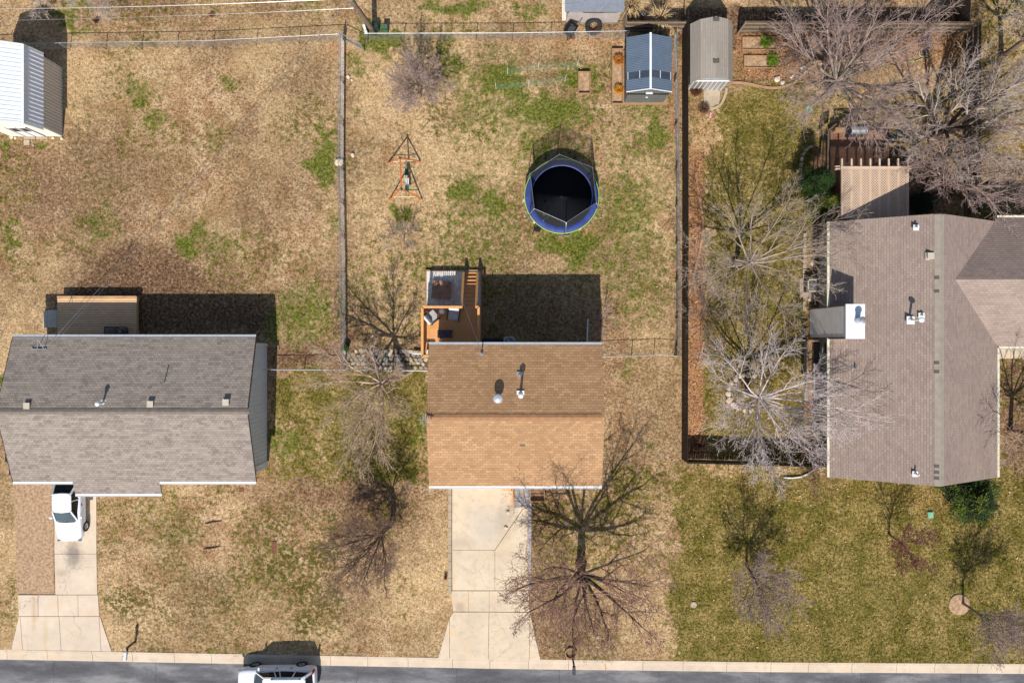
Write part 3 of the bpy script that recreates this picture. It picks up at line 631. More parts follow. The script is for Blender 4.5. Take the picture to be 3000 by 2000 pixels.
one("driveway_edging", mb, "weathered_wood", "grey timber edge along the right side of the middle driveway", "edging", bevel=0.01)
mb = MB()
for k in range(6): mb.prism([Q(1400 + k * 60, 18)[:2], Q(1459 + k * 60, 18)[:2], Q(1459 + k * 60, 50)[:2], Q(1400 + k * 60, 50)[:2]][::-1], -0.1, 0.06)
tag(mb.build("path", "concrete_mid_drive"), kind="structure")
mb = MB(); mb.prism([Q(x - 1500, y - 1000)[:2] for x, y in ((40, 1412), (158, 1376), (158, 1739), (52, 1739), (46, 1600))][::-1], -0.1, 0.012)
o = one("mulch_strip", mb, "mulch", "orange brown wood chip strip left of the white sedan's driveway", "mulch bed"); o["kind"] = "stuff"

# ---------------------------------------------------------------- houses
def extr(mb, pts, d):
    n = len(pts); i = len(mb.v); mb.v += [tuple(p) for p in pts] + [(p[0] + d[0], p[1] + d[1], p[2] + d[2]) for p in pts]; mb.c += [(1, 1, 1)] * 2 * n
    mb.f += [tuple(range(i + n - 1, i - 1, -1)), tuple(range(i + n, i + 2 * n))] + [(i + k, i + (k + 1) % n, i + n + (k + 1) % n, i + n + k) for k in range(n)]
def up(p, dz): return Vector((p[0], p[1], p[2] + dz))
def gut(parent, x0, y0, x1, y1, z, m="white_trim", label=None):
    """open K gutter: floor plus two lips"""
    mb = MB(); p, q = Vector((x0, y0, z)), Vector((x1, y1, z)); d = (q - p).normalized(); s = Vector((-d.y, d.x, 0))
    mb.bar(p - Vector((0, 0, .02)), q - Vector((0, 0, .02)), .13, .02)
    for k in (-1, 1): mb.bar(p - Vector((0, 0, .03)) + s * .072 * k, q - Vector((0, 0, .03)) + s * .072 * k, .02, .075)
    n = int((q - p).length / 1.3)
    for i in range(1, n): mb.bar(p + d * 1.3 * i - s * .055, p + d * 1.3 * i + s * .055, .02, .015)
    return mb.build("gutter", m, parent)
def vent_box(parent, px, py, z, label=None):
    c = P(px, py, z); mb = MB()
    mb.obox(c + Vector((0, 0, -.06)), (.42, .42, .03)); mb.obox(c + Vector((0, 0, .0)), (.27, .27, .16)); mb.obox(c + Vector((0, 0, .10)), (.36, .36, .05))
    return mb.build("roof_vent", "siding_tan" if label else "plastic_bin", parent, bevel=0.006)
def pipe(parent, px, py, z, h, r=.05, cap=0.0, m="white_trim", name="vent_pipe", cone=.12):
    c = P(px, py, z); mb = MB()
    mb.lathe([(cone, -.05), (cone * .9, .03), (r, .12), (r, h), (r * .7, h)], c, 14)
    mb.obox(c + Vector((0, 0, -.01)), (cone * 2.6, cone * 2.6, .03))
    if cap: mb.lathe([(cap * .75, h + .02), (cap, h + .04), (cap, h + .1), (cap * .5, h + .15), (0, h + .16)], c, 16)
    return mb.build(name, m, parent, smooth=False)

# --- grey shingled house, left
zA, rA = 2.6, 4.0
hA = thing("grey_shingled_house", "grey shingled gable house with pale metal end wall, white sedan parked at its front", "house", Q(-1090, 190, 0))
xl, xr = Q(-1378, 0).x, Q(-707, 0).x; yb, yf, yr = Q(0, -12).y, Q(0, 387).y, Q(0, 187).y
mb = MB()
mb.slab((xl, yf, zA), (xr, yf, zA), (xr, yr, rA), (xl, yr, rA), .12)
mb.slab((xr, yb, zA), (xl, yb, zA), (xl, yr, rA), (xr, yr, rA), .12)
sl = (rA - zA) / (yr - yf); ye = Q(0, 423).y; ze = zA - sl * (yf - ye)
x1, x2 = Q(-1213, 0).x, Q(-973, 0).x
mb.slab((x1, ye, ze), (x2, ye, ze), (x2, yf, zA), (x1, yf, zA), .12, u0=.13)
mb.build("roof", "shingle_grey", hA)
mb = MB(); k = 0; x = xl
while x < xr - .05:
    mb.obox((x + .15, yr - .07, rA - .012), (.299, .17, .03), rx=math.atan(sl)); mb.obox((x + .15, yr + .07, rA - .012), (.299, .17, .03), rx=-math.atan(sl)); x += .3
mb.build("ridge_cap", "cap_grey", hA)
mb = MB(); wy0, wy1 = yb - .35, yf + .4; wx0, wx1 = xl + .35, xr - .22
mb.box(wx0 + .061, wy1, wx1 - .061, wy0, 0, zA - .13)
mb.box(x1 + .3, ye + .35, x2 - .3, wy1, 0, ze - .02)
mb.build("wall", "siding_bluegrey", hA)
mb = MB(); g = []
for yy in (wy1, yr, wy0): g.append(Vector((0, yy, zA - .1 + (1 - abs(yy - yr) / abs(yf - yr)) * (rA - zA) - .05)))
for xx in (wx1 - .06, wx0):
    i = len(mb.v); lo = [(xx, wy1, zA - .35), (xx, wy0, zA - .35)]
    mb = MB(); extr(mb, [(xx, wy1, .0), (xx, wy0, .0), (xx, wy0, g[2].z), (xx, yr, g[1].z), (xx, wy1, g[0].z)], (.06, 0, 0)); mb.build("end_wall", "siding_bluegrey", hA)
mb = MB()
yy = wy1 + .1
while yy < wy0:      # battens of the end wall
    zt = zA - .1 + (1 - abs(yy - yr) / abs(yf - yr)) * (rA - zA) - .1
    mb.box(wx1 + .001, yy, wx1 + .022, yy + .035, .15, zt); yy += .26
mb.build("wall_battens", "siding_bluegrey", hA)
for a, c, zz in ((xl, xr, zA),):
    gut(hA, a, yb + .07, c, yb + .07, zz - .01, "grey_gutter")
gut(hA, xl, yf - .07, x1, yf - .07, zA - .01); gut(hA, x2, yf - .07, xr, yf - .07, zA - .01); gut(hA, x1, ye - .07, x2, ye - .07, ze - .01)
mb = MB()
for s in (1, -1):     # dark drip edge along both rakes
    for xx in (xr + .012, xl - .012):
        mb.bar((xx, yf if s > 0 else yb, zA - .05), (xx, yr, rA - .05), .02, .14)
mb.build("rake_board", "black_metal", hA)
mb = MB()
for px, py in ((769, 1010), (775, 1360)): c = P(px, py, 1.2); mb.box(wx1 + .03, c.y - .04, wx1 + .1, c.y + .04, .05, zA - .1)
mb.build("downspout", "white_trim", hA)
mb = MB()
for cx in (-1340, -1300, -1020, -880, -790):
    c = Q(cx, 0); mb.box(c.x - .5, wy1 - .02, c.x + .5, wy1 - .03 + .04, 1.0, 2.0)
mb.build("window", "dark_glass", hA)
for px, py in ((81, 1188), (442, 1183), (663, 1178)): vent_box(hA, px, py, 3.86)
pipe(hA, 303, 1180, 3.8, .55, .06, .13, "white_trim", "flue_pipe")
pipe(hA, 483, 1120, 3.4, .75, .03, 0, "galvanised", "vent_pipe", .09)
mb = MB(); c = P(115, 1022, 2.85)
mb.bar(c + Vector((-.45, 0, .0)), c + Vector((.35, 0, .05)), .04, .04); mb.bar(c + Vector((-.1, 0, .02)), c + Vector((.25, .55, .5)), .03, .03); mb.bar(c + Vector((.3, 0, .02)), c + Vector((.25, .55, .5)), .03, .03); mb.obox(c + Vector((-.4, 0, 0)), (.12, .12, .06)); mb.obox(c + Vector((.35, 0, 0)), (.12, .12, .06))
mb.build("mast_bracket", "galvanised", hA)

# --- tan shingled house, middle
zB, rB = 4.3, 5.6
hB = thing("tan_shingled_house", "tan orange shingled house in the middle with a raised deck behind it", "house", Q(0, 195, 0))
xl, xr = Q(-220, 0).x, Q(238, 0).x; yb, yf, yr = Q(0, 9).y, Q(0, 383).y, Q(0, 194).y
mb = MB(); mb.slab((xl, yf, zB), (xr, yf, zB), (xr, yr, rB), (xl, yr, rB), .12); mb.slab((xr, yb, zB), (xl, yb, zB), (xl, yr, rB), (xr, yr, rB), .12)
mb.build("roof", "shingle_tan", hB)
sl = (rB - zB) / (yr - yf); mb = MB(); x = xl + .01
while x < xr - .2:
    mb.obox((x + .15, yr - .08, rB - .012), (.299, .18, .03), rx=math.atan(sl)); mb.obox((x + .15, yr + .08, rB - .012), (.299, .18, .03), rx=-math.atan(sl)); x += .3
mb.build("ridge_cap", "cap_tan", hB)
mb = MB(); mb.box(xl + .25, yf + .45, xr - .25, yb - .4, 0, zB - .13); mb.build('wall', 'siding_tan', hB)
for xx in (xl + .25, xr - .31):
    zt = lambda y: zB + (1 - abs(y - yr) / abs(yf - yr)) * (rB - zB) - .13
    mb = MB(); extr(mb, [(xx, yf + .45, zB - .128), (xx, yb - .4, zB - .128), (xx, yb - .4, zt(yb - .4)), (xx, yr, rB - .13), (xx, yf + .45, zt(yf + .45))], (.06, 0, 0)); mb.build("gable_wall", "siding_tan", hB)
gut(hB, xl, yb + .07, xr, yb + .07, zB - .01, "grey_gutter"); gut(hB, xl, yf - .07, xr, yf - .07, zB - .01)
mb = MB()
c = Q(-90, 0); mb.box(c.x - 2.4, yf + .42, c.x + 2.4, yf + .46, .1, 2.2); mb.build("garage_door", "white_trim", hB); mb = MB()
for cx, ww, z0, z1 in ((60, .5, 1, 2.1), (170, .6, 2.6, 3.6), (-40, .6, 2.8, 3.7)):
    c = Q(cx, 0); mb.box(c.x - ww, yf + .42, c.x + ww, yf + .46, z0, z1)
mb.build("window", "dark_glass", hB)
c = P(1459, 1166, 5.5); mb = MB(); mb.lathe([(.16, -.3), (.16, .1), (.26, .14), (.27, .2), (.2, .26), (0, .3)], c, 24); mb.build("round_vent", "grey_gutter", hB, smooth=False)
pipe(hB, 1525, 1155, 5.2, .95, .07, .14, "white_trim", "flue_pipe", .16)
pipe(hB, 1523, 1098, 4.85, .35, .04, 0, "galvanised", "vent_pipe", .14)
mb = MB(); mb.obox(P(1531, 1304, 5.0) + Vector((0, 0, .09)), (.28, .1, .02), rx=math.atan(sl)); mb.build("roof_patch", "siding_dark", hB)
mb = MB(); c = P(1243, 1228, 5.7)
mb.bar(c + Vector((-.3, 0, .2)), c + Vector((.5, 0, .1)), .03, .03); mb.bar(c + Vector((.35, 0, -.3)), c + Vector((.35, 0, .2)), .04, .04)
for k, l in ((-.2, .12), (-.05, .42), (.08, .35), (.2, .2)): mb.bar(c + Vector((k, -l, .2)), c + Vector((k, l, .2)), .02, .02)
mb.build("antenna", "galvanised", hB)
mb = MB(); c = P(1411, 1036, 4.5); mb.lathe([(.04, -.1), (.035, .55)], c, 8)
mb.obox(c + Vector((0, 0, .02)), (.16, .16, .04))
for k in range(5): mb.bar(c + Vector((-.12 - k * .06, -.08, .12)), c + Vector((-.12 - k * .06, .08, .12)), .012, .012)
mb.build("service_mast", "galvanised", hB)

# --- brown shingled house, right
zC, rC, wC = 2.7, 5.35, 4.7
hC = thing("brown_shingled_house", "large brown shingled house on the right with a metal clad chimney", "house", Q(1100, 0, 0))
xl, xr, xm = Q(875, 0).x, Q(1337, 0).x, Q(1106, 0).x; yn, ysf = Q(0, -330).y, Q(0, 374).y
mb = MB(); mb.slab((xl, yn, zC), (xl, ysf, zC), (xm, ysf, rC), (xm, yn, rC), .14); mb.slab((xr, ysf, zC), (xr, yn, zC), (xm, yn, rC), (xm, ysf, rC), .14)
wy0, wy1, wym = Q(0, -340).y, Q(0, 14).y, Q(0, -163).y; xe = Q(1750, 0).x; xin = Q(1340, 0).x; dzdx = (rC - zC) / (xr - xm); xri = xm + (rC - wC) / dzdx - .2; 
mb.slab((xr - .02, wy1, zC + .0), (xe, wy1, zC), (xe, wym, wC), (xri, wym, wC), .14); mb.slab((xe, wy0, zC), (xr - .05, wy0, zC), (xri, wym, wC), (xe, wym, wC), .14)
mb.build("roof", "shingle_brown", hC)
mb = MB(); y = ysf; ang = math.atan(dzdx)
while y < yn - .15:
    for s in (1, -1): mb.obox((xm + s * .13, y + .0725, rC - .05), (.32, .1435, .03), ry=s * ang)
    y += .145
mb.build("ridge_cap", "cap_brown", hC)
for yy in (-165, -130, 55, 78, 322, 338, 353):    # darker replaced shingles beside the ridge
    mb = MB(); c = Q(1100, yy); mb.obox((xm - .17, c.y, rC - .055), (.24, .17, .03), ry=-ang); mb.build("ridge_shingle", "siding_dark", hC)
mb = MB(); mb.box(xl + .5, ysf + .361, xr - .5, yn - .361, 0, zC - .1); mb.build("wall", "siding_taupe", hC); mb = MB(); mb.box(xr - .499, wy1 + .75, xe, wy0 - .5, 0, zC - .1); mb.build("wall", "siding_taupe", hC)
for y0 in (ysf + .3, yn - .36):
    mb = MB(); extr(mb, [(xl + .5, y0, 0), (xr - .5, y0, 0), (xr - .5, y0, zC + .1), (xm, y0, rC - .16), (xl + .5, y0, zC + .1)], (0, .06, 0)); mb.build("gable_wall", "siding_taupe", hC)
gut(hC, xl - .06, ysf, xl - .06, Q(0, -10).y, zC - .02, "cream_trim"); gut(hC, xl - .06, Q(0, -96).y, xl - .06, yn, zC - .02, "cream_trim"); gut(hC, xr + .06, ysf, xr + .06, wy1 - .1, zC - .02, "cream_trim"); gut(hC, xr, wy0 + .07, xe, wy0 + .07, zC - .02, "cream_trim"); gut(hC, xr + .1, wy1 - .07, xe, wy1 - .07, zC - .02, "cream_trim")
mb = MB()
for py, l in ((1330, .9), (1020, .8), (720, .6), (700, .3)):
    c = P(2400, py, 1.2); mb.box(xl + .47, c.y - l / 2, xl + .51, c.y + l / 2, .9, 1.9)
mb.build("window", "dark_glass", hC)
cx0, cx1, cy0, cy1 = Q(872, 0).x, Q(917, 0).x, Q(0, -9).y, Q(0, -95).y
mb = MB(); mb.box(cx0, cy0, cx1, cy1, 0, 4.9)
ch = mb.build("chimney", "chimney_metal", hC)
mb = MB(); z = .1
while z < 4.75: mb.box(cx0 - .03, cy0 - .03, cx1 + .03, cy1 + .03, z, z + .12); z += .16
mb.build("cladding", "chimney_metal", ch)
mb = MB()
for a, b_ in ((cx0, cy0), (cx0, cy1), (cx1, cy0), (cx1, cy1)): mb.obox((a, b_, 2.44), (.1, .1, 4.88))
mb.build("corner_trim", "siding_dark", ch)
mb = MB(); mb.box(cx0 - .05, cy0 - .05, cx1 + .05, cy1 + .05, 4.9, 4.99); mb.build("chimney_cap", "barn_white", ch)
c = P(2512, 938, 5.0); mb = MB(); mb.lathe([(.2, -.01), (.17, .1), (.15, .12), (.15, .55), (.19, .56), (.19, .62), (.13, .68), (0, .7)], c, 20); mb.build("flue", "galvanised", ch)
pipe(hC, 2684, 667, 4.95, .25, .05, 0, "white_trim", "vent_pipe", .12); pipe(hC, 2668, 938, 4.8, 1.0, .05, .15, "white_trim", "flue_pipe", .17); pipe(hC, 2700, 925, 5.0, .22, .05, 0, "white_trim", "vent_pipe", .13)
pipe(hC, 2502, 1078, 3.3, .35, .04, 0, "galvanised", "vent_pipe", .11); pipe(hC, 2681, 1388, 4.85, .4, .04, 0, "white_trim", "vent_pipe", .12); vent_box(hC, 2724, 750, 5.15)

# ---------------------------------------------------------------- sheds
def ribs(mb, a, b_, c, d, pitch, w_, h_):
    a, b_, c, d = map(Vector, (a, b_, c, d)); n = int((b_ - a).length / pitch); nr = (b_ - a).cross(d - a).normalized()
    if nr.z < 0: nr = -nr
    for i in range(n + 1):
        t = min(0.995, max(0.005, (i + .5) / (n + 1))); mb.bar(a.lerp(b_, t) + nr * h_ * .5, d.lerp(c, t) + nr * h_ * .5, w_, h_, up=nr)
# white barn shed
X0, X1, XM = Q(-1467, 0).x, Q(-1317, 0).x, Q(-1392, 0).x; Y0, Y1 = Q(0, -600).y, Q(0, -800).y
bx0, bx1 = Q(-1455, 0).x, Q(-1329, 0).x; ze_, zb_, zr_ = 1.95, 3.25, 3.85
barn = thing("barn_shed", "white barn shed with ribbed gambrel metal roof at the left edge", "shed", (XM, (Y0 + Y1) / 2, 0))
prof = [(X1 + .08, ze_), (bx1, zb_), (XM, zr_), (bx0, zb_), (X0 - .08, ze_)]
for k in range(4):
    (xa, za), (xb, zb2) = prof[k], prof[k + 1]; mb = MB(); a, b_, c, d = (xa, Y0 - .12, za), (xa, Y1 + .12, za), (xb, Y1 + .12, zb2), (xb, Y0 - .12, zb2)
    mb.slab(a, b_, c, d, .05); ribs(mb, a, b_, c, d, .26, .05, .025); mb.build("roof_panel", "barn_white", barn)
mb = MB()
for (xa, za) in prof[1:4]: mb.bar((xa, Y0 - .14, za + .03), (xa, Y1 + .14, za + .03), .14, .03)
for k in range(4):
    for yy in (Y0 - .13, Y1 + .13): mb.bar((prof[k][0], yy, prof[k][1]), (prof[k + 1][0], yy, prof[k + 1][1]), .05, .1, up=(0, 1, 0))
mb.build("roof_trim", "white_trim", barn)
mb = MB(); sec = [(X0, 0), (X1, 0), (X1, ze_ - .05), (bx1 - .03, zb_ - .07), (XM, zr_ - .07), (bx0 + .03, zb_ - .07), (X0, ze_ - .05)]
i = len(mb.v); n = len(sec); mb.v += [(x, Y0, z) for x, z in sec] + [(x, Y1, z) for x, z in sec]; mb.c += [(1, 1, 1)] * 2 * n
mb.f += [tuple(range(i, i + n)), tuple(range(i + 2 * n - 1, i + n - 1, -1))] + [(i + (k + 1) % n, i + k, i + n + k, i + n + (k + 1) % n) for k in range(n)]
mb.build("wall", "barn_wall", barn)
mb = MB(); ribs(mb, (X1, Y0, .05), (X1, Y1, .05), (X1, Y1, 1.88), (X1, Y0, 1.88), .2, .05, .03); mb.build("side_panel", "plastic_bin", barn)
mb = MB(); mb.box(XM - .6, Y0 - .03, XM + .6, Y0 - .001, .1, 2.0); dr = mb.build("door", "white_trim", barn)
mb = MB()
for xx in (XM - .62, XM - .02, XM + .6): mb.box(xx, Y0 - .05, xx + .04, Y0 - .031, .1, 2.0)
for xx in (XM - .5, XM + .12): mb.box(xx, Y0 - .045, xx + .38, Y0 - .031, 1.2, 1.8)
mb.build("door_frame", "black_metal", dr)
# blue shed with skylight
X0, X1, XM = Q(328, 0).x, Q(443, 0).x, Q(385, 0).x; ex0, ex1 = Q(322, 0).x, Q(450, 0).x; Y0, Y1 = Q(0, -698).y, Q(0, -848).y; ys, yn_ = Q(0, -697.5 - 5).y, Q(0, -856).y; ze_, zr_ = 1.75, 2.3
sh = thing("blue_shed", "blue grey corrugated shed with white ridge strip beside the orange grasses", "shed", ((X0 + X1) / 2, (Y0 + Y1) / 2, 0))
mb = MB(); mb.box(X0, Y0, X1, Y1, .1, ze_ - .02)
for y0 in (Y0, Y1 - .06):
    mb.hexa([(X0, y0, 1.5), (XM, y0, 1.5), (XM, y0 + .06, 1.5), (X0, y0 + .06, 1.5)], [(X0, y0, ze_), (XM, y0, zr_ - .06), (XM, y0 + .06, zr_ - .06), (X0, y0 + .06, ze_)])
    mb.hexa([(XM, y0, 1.5), (X1, y0, 1.5), (X1, y0 + .06, 1.5), (XM, y0 + .06, 1.5)], [(XM, y0, zr_ - .06), (X1, y0, ze_), (X1, y0 + .06, ze_), (XM, y0 + .06, zr_ - .06)])
mb.build("wall", "shed_slate", sh)
ysk0, ysk1 = ys + .70, ys + 1.13
for side, xe_ in ((0, ex0), (1, ex1)):
    for (ya, yb2, nm, mt) in ((ys, ysk0, "roof_panel", "shed_blue"), (ysk0, ysk1, "skylight", "skylight_plastic"), (ysk1, yn_, "roof_panel", "shed_blue")):
        mb = MB(); a, b_, c, d = (xe_, ya, ze_), (xe_, yb2, ze_), (XM, yb2, zr_), (XM, ya, zr_)
        mb.slab(a, b_, c, d, .03)
        ribs(mb, a, b_, c, d, .105, .035, .028)
        mb.build(nm, mt, sh)
mb = MB()
for xe_ in (ex0, ex1):
    for t in (.06, .55):
        xx = xe_ + (XM - xe_) * t; zz = ze_ + (zr_ - ze_) * t + .04; mb.bar((xx, ysk0, zz), (xx, ysk1, zz), .03, .03)
mb.build("skylight_frame", "white_trim", sh)
mb = MB(); mb.box(XM - .06, ys - .03, XM + .06, yn_ + .03, zr_ + .02, zr_ + .05); mb.build("ridge_cap", "barn_white", sh)
mb = MB()
for xe_ in (ex0, ex1): mb.bar((xe_, ys - .02, ze_ + .02), (XM, ys - .02, zr_ + .02), .04, .05, up=(0, 1, 0))
mb.build("rake_trim", "white_trim", sh)
mb = MB(); xx = X0 + .06
while xx < X1: mb.box(xx, Y0 - .02, xx + .03, Y0 - .001, .12, 1.7); xx += .16
mb.build("wall_ribs", "shed_slate", sh)
mb = MB(); mb.obox((XM, Y0 - .06, 1.93), (.4, .1, .03)); mb.obox((XM - .02, Y0 - .06, 1.2), (.14, .05, .05)); mb.build("door_fitting", "white_trim", sh)
mb = MB(); mb.box(Q(319, 0).x, Y0 - .12, Q(455, 0).x, Y1 + .05, 0, .1); mb.build("floor_frame", "timber", sh)
# gambrel shingled garden shed
X0, X1, XM = Q(508, 0).x, Q(616, 0).x, Q(562, 0).x; Y0, Y1 = Q(0, -735).y, Q(0, -890).y; yf_, yb_ = Q(0, -728).y, Q(0, -894).y
pr = [(Q(502, 0).x, 1.7), (Q(523, 0).x, 2.35), (XM, 2.75), (Q(601, 0).x, 2.35), (Q(622, 0).x, 1.7)]
gs = thing("garden_shed", "grey brown shingled garden shed in the fence corner beside the raised beds", "shed", (XM, (Y0 + Y1) / 2, 0))
for k in range(4):
    (xa, za), (xb, zb2) = pr[k], pr[k + 1]; mb = MB()
    if k < 2: mb.slab((xa, yb_, za), (xa, yf_, za), (xb, yf_, zb2), (xb, yb_, zb2), .06)
    else: mb.slab((xb, yf_, zb2), (xb, yb_, zb2), (xa, yb_, za), (xa, yf_, za), .06)
    mb.build("roof_panel", "shingle_shed", gs)
mb = MB(); sec = [(X0, 0), (X1, 0), (X1, 1.7), (Q(600, 0).x, 2.27), (XM, 2.66), (Q(524, 0).x, 2.27), (X0, 1.7)]
i = 0; n = 7; mb.v += [(x, Y0, z) for x, z in sec] + [(x, Y1, z) for x, z in sec]; mb.c += [(1, 1, 1)] * 14
mb.f += [tuple(range(0, n)), tuple(range(2 * n - 1, n - 1, -1))] + [((k + 1) % n, k, n + k, n + (k + 1) % n) for k in range(n)]
mb.build("wall", "galvanised", gs)
mb = MB()
for k, xx in enumerate(np.linspace(X0 + .15, X1 - .15, 8)): mb.box(xx - .02, Y0 - .03, xx + .02, Y0 - .001, .05, 1.75)  # pale bars stand for sunlit stripes between fence shadows on the wall
mb.bar((X0, Y0 - .05, 1.75), (X1, Y0 - .05, 1.75), .05, .1); mb.build("front_trim_sun_stripes", "white_trim", gs)
mb = MB()
for yy in (-885, -770):
    c = Q(0, yy).y; mb.obox((XM, c, 2.77), (.35, .22, .03))
mb.build("roof_patch", "siding_dark", gs)
# old shed at the top edge
X0, X1 = Q(158, 0).x, Q(308, 0).x; Y0 = Q(0, -930).y; Y1 = Y0 + 3.2
os_ = thing("old_shed", "weathered grey plank shed behind the chain fence with a tyre leaning on it", "shed", ((X0 + X1) / 2, Y0 + 1.6, 0))
mb = MB(); xx = X0
while xx < X1 - .05: mb.box(xx, Y0 + rng.uniform(-.008, .008), xx + .148, Y0 + .03, rng.uniform(0, .06), 1.75 + rng.uniform(0, .03)); xx += .15
mb.box(X0, Y0 + .03, X1, Y1, 0, 1.7); mb.build("wall", "weathered_wood", os_)
mb = MB(); mb.hexa([(X0 - .2, Y0 - .1, 1.8), (X1 + .15, Y0 - .1, 1.8), (X1 + .15, Y1, 2.3), (X0 - .2, Y1, 2.3)], [(X0 - .2, Y0 - .1, 1.85), (X1 + .15, Y0 - .1, 1.85), (X1 + .15, Y1, 2.35), (X0 - .2, Y1, 2.35)]); mb.build("roof", "galvanised", os_)
mb = MB(); mb.box(X0 - .05, Y0 - .14, X0 + .06, Y0 - .1, 1.76, 1.84); mb.bar((X0 + .9, Y0 - .04, 1.64), (X0 + 2.1, Y0 - .04, 1.6), .06, .05); mb.bar((X0 + 2.05, Y0 - .04, 1.62), (X1 - .2, Y0 - .04, 1.66), .04, .04); mb.build("loose_board", "bark_dark", os_)

# ---------------------------------------------------------------- fences
def chain_fence(label, pts, h=1.1, step=2.45, rail=True, slats=None):
    pts = [Q(x - 1500, y - 1000) for x, y in pts]
    f = thing("chain_link_fence", label, "fence", pts[0])
    allp = []
    for a, b_ in zip(pts[:-1], pts[1:]):
        n = max(1, round((b_ - a).length / step))
        for i in range(n): allp.append(a.lerp(b_, i / n))
    allp.append(pts[-1])
    proto = None
    for i, p in enumerate(allp):
        mb = MB(); r = .035 if i in (0, len(allp) - 1) else .024
        lean = Vector((rng.uniform(-.03, .03), rng.uniform(-.03, .03), h)); mb.tube([p - Vector((0, 0, .02)), p + lean, p + lean + Vector((0, 0, .03))], [r, r, r * .4], 8, cap=True); mb.build("post", "galvanised", f, smooth=True)
    if rail:
        for a, b_ in zip(pts[:-1], pts[1:]):
            mb = MB(); mb.tube([up(a, h), up(a.lerp(b_, .5), h), up(b_, h)], .018, 8); mb.build("top_rail", "galvanised", f, smooth=True)
    mb = MB(); pt = .085
    for a, b_ in zip(pts[:-1], pts[1:]):
        L_ = (b_ - a).length; d = (b_ - a) / L_; s = Vector((-d.y, d.x, 0)) * .028
        t = -h
        while t < L_:
            for sg in (1, -1):
                z0, z1 = (0.03, h - .03) if sg > 0 else (h - .03, .03)
                t0, t1 = t, t + h - .06; za, zb3 = z0, z1
                if t0 < 0: za += (zb3 - za) * (-t0) / (t1 - t0); t0 = 0
                if t1 > L_: zb3 = za + (zb3 - za) * (L_ - t0) / (t1 - t0); t1 = L_
                if t1 - t0 > .02: mb.tube([a + d * t0 + s + Vector((0, 0, za)), a + d * t1 + s + Vector((0, 0, zb3))], .0024, 3)
            t += pt
    mb.build("wire_mesh", "galvanised", f)
    return f
chain_fence("chain-link fence along the top of the left yard with leaning posts", [(-120, 154), (100, 148), (625, 140), (1004, 121)], 1.05)
chain_fence("long chain-link fence between the left yard and the trampoline yard", [(1007, 121), (1005, 500), (1010, 800), (1012, 1085)], 1.3)
chain_fence("chain-link fence behind the trampoline yard, from the gate to the blue shed", [(1078, 120), (1500, 119), (1835, 113)], 1.1)
chain_fence("chain-link fence running close beside the dark board fence", [(1972, 112), (1979, 500), (1980, 1042)], 1.1)
chain_fence("low chain-link fence crossing from the grey house to the stone patio", [(775, 1081), (1010, 1082), (1258, 1084)], .9)
chain_fence("short chain-link fence between the tan house and the board fence", [(1755, 1044), (1850, 1042), (1915, 1038), (1976, 1042)], 1.0, 1.4)
gate = thing("yard_gate", "open chain-link gate swung inward at the fence corner below the utility pole", "gate", Q(-488, -880))
a, b_ = Q(-488, -880), Q(-433, -850); mb = MB()
for p, q in ((up(a, .1), up(b_, .1)), (up(a, 1.05), up(b_, 1.05)), (up(a, .1), up(a, 1.05)), (up(b_, .1), up(b_, 1.05))): mb.tube([p, q], .022, 8, cap=True)
mb.build("gate_frame", "galvanised", gate)
mb = MB(); d = (b_ - a); t = 0
while t < 1: mb.tube([up(a + d * t, .12), up(a + d * min(1, t + .6), 1.03)], .0035, 3); mb.tube([up(a + d * t, 1.03), up(a + d * min(1, t + .6), .12)], .0035, 3); t += .07
mb.build("wire_mesh", "galvanised", gate)

def board_fence(label, pts, h=1.6, side=1, m="fence_wood", posts=True, rails=(.3, .85, 1.35), bw=.14, gapc=.0):
    pts = [Q(x - 1500, y - 1000) for x, y in pts]; f = thing("board_fence", label, "fence", pts[0]); mb = MB()
    for a, b_ in zip(pts[:-1], pts[1:]):
        d = b_ - a; L_ = d.length; d /= L_; an = math.atan2(d.y, d.x); n = int(L_ / bw)
        for i in range(n):
            c = a + d * (i + .5) * L_ / n; hh = h + rng.uniform(-.025, .02); off = rng.uniform(-.004, .004)
            mb.obox((c.x - d.y * off, c.y + d.x * off, hh / 2 + .02), (L_ / n - rng.uniform(.004, .014), .018, hh), an + rng.uniform(-.02, .02), ry=rng.uniform(-.008, .008))
    mb.build("boards", m, f)
    for a, b_ in zip(pts[:-1], pts[1:]):
        d = b_ - a; L_ = d.length; d /= L_; s = Vector((-d.y, d.x, 0)) * side
        for z in rails:
            mb = MB(); mb.bar(up(a, z) + s * .03, up(b_, z) + s * .03, .04, .09); mb.build("rail", "fence_rail", f)
        if posts:
            n = max(1, int(L_ / 2.4))
            for i in range(n + 1): c = a + d * L_ * i / n + s * .075; mb = MB(); mb.obox((c.x, c.y, h / 2), (.09, .09, h + .02), math.atan2(d.y, d.x)); mb.build("post", "fence_rail", f)
    return f
board_fence("dark brown board fence running down between the trampoline yard and the right garden", [(1998, 62), (1999, 700), (1997, 1344)], 1.58, 1, "fence_shaded", posts=False, rails=(.4, 1.2))
board_fence("dark board fence along the front of the right garden", [(1997, 1344), (2395, 1356)], 1.5, 1, "fence_shaded", posts=False, rails=(.4, 1.2))
board_fence("board fence with pale rails along the back of the right garden", [(2160, 96), (2500, 96), (2826, 98)], 1.6, -1)
board_fence("board fence with pale rails down the far right side of the garden", [(2826, 98), (2823, 640)], 1.6, -1)
board_fence("short board fence panel slanting away at the top right corner", [(2705, 92), (2790, 12)], 1.6, -1)
board_fence("board fence panel at the top edge right of the slanting panel", [(2800, -60), (2795, 92)], 1.6, 1, rails=(.3, .8, 1.3))
board_fence("weathered board fence behind the blue shed under the dry grass", [(1826, 94), (1995, 94)], 1.5, -1, posts=False)
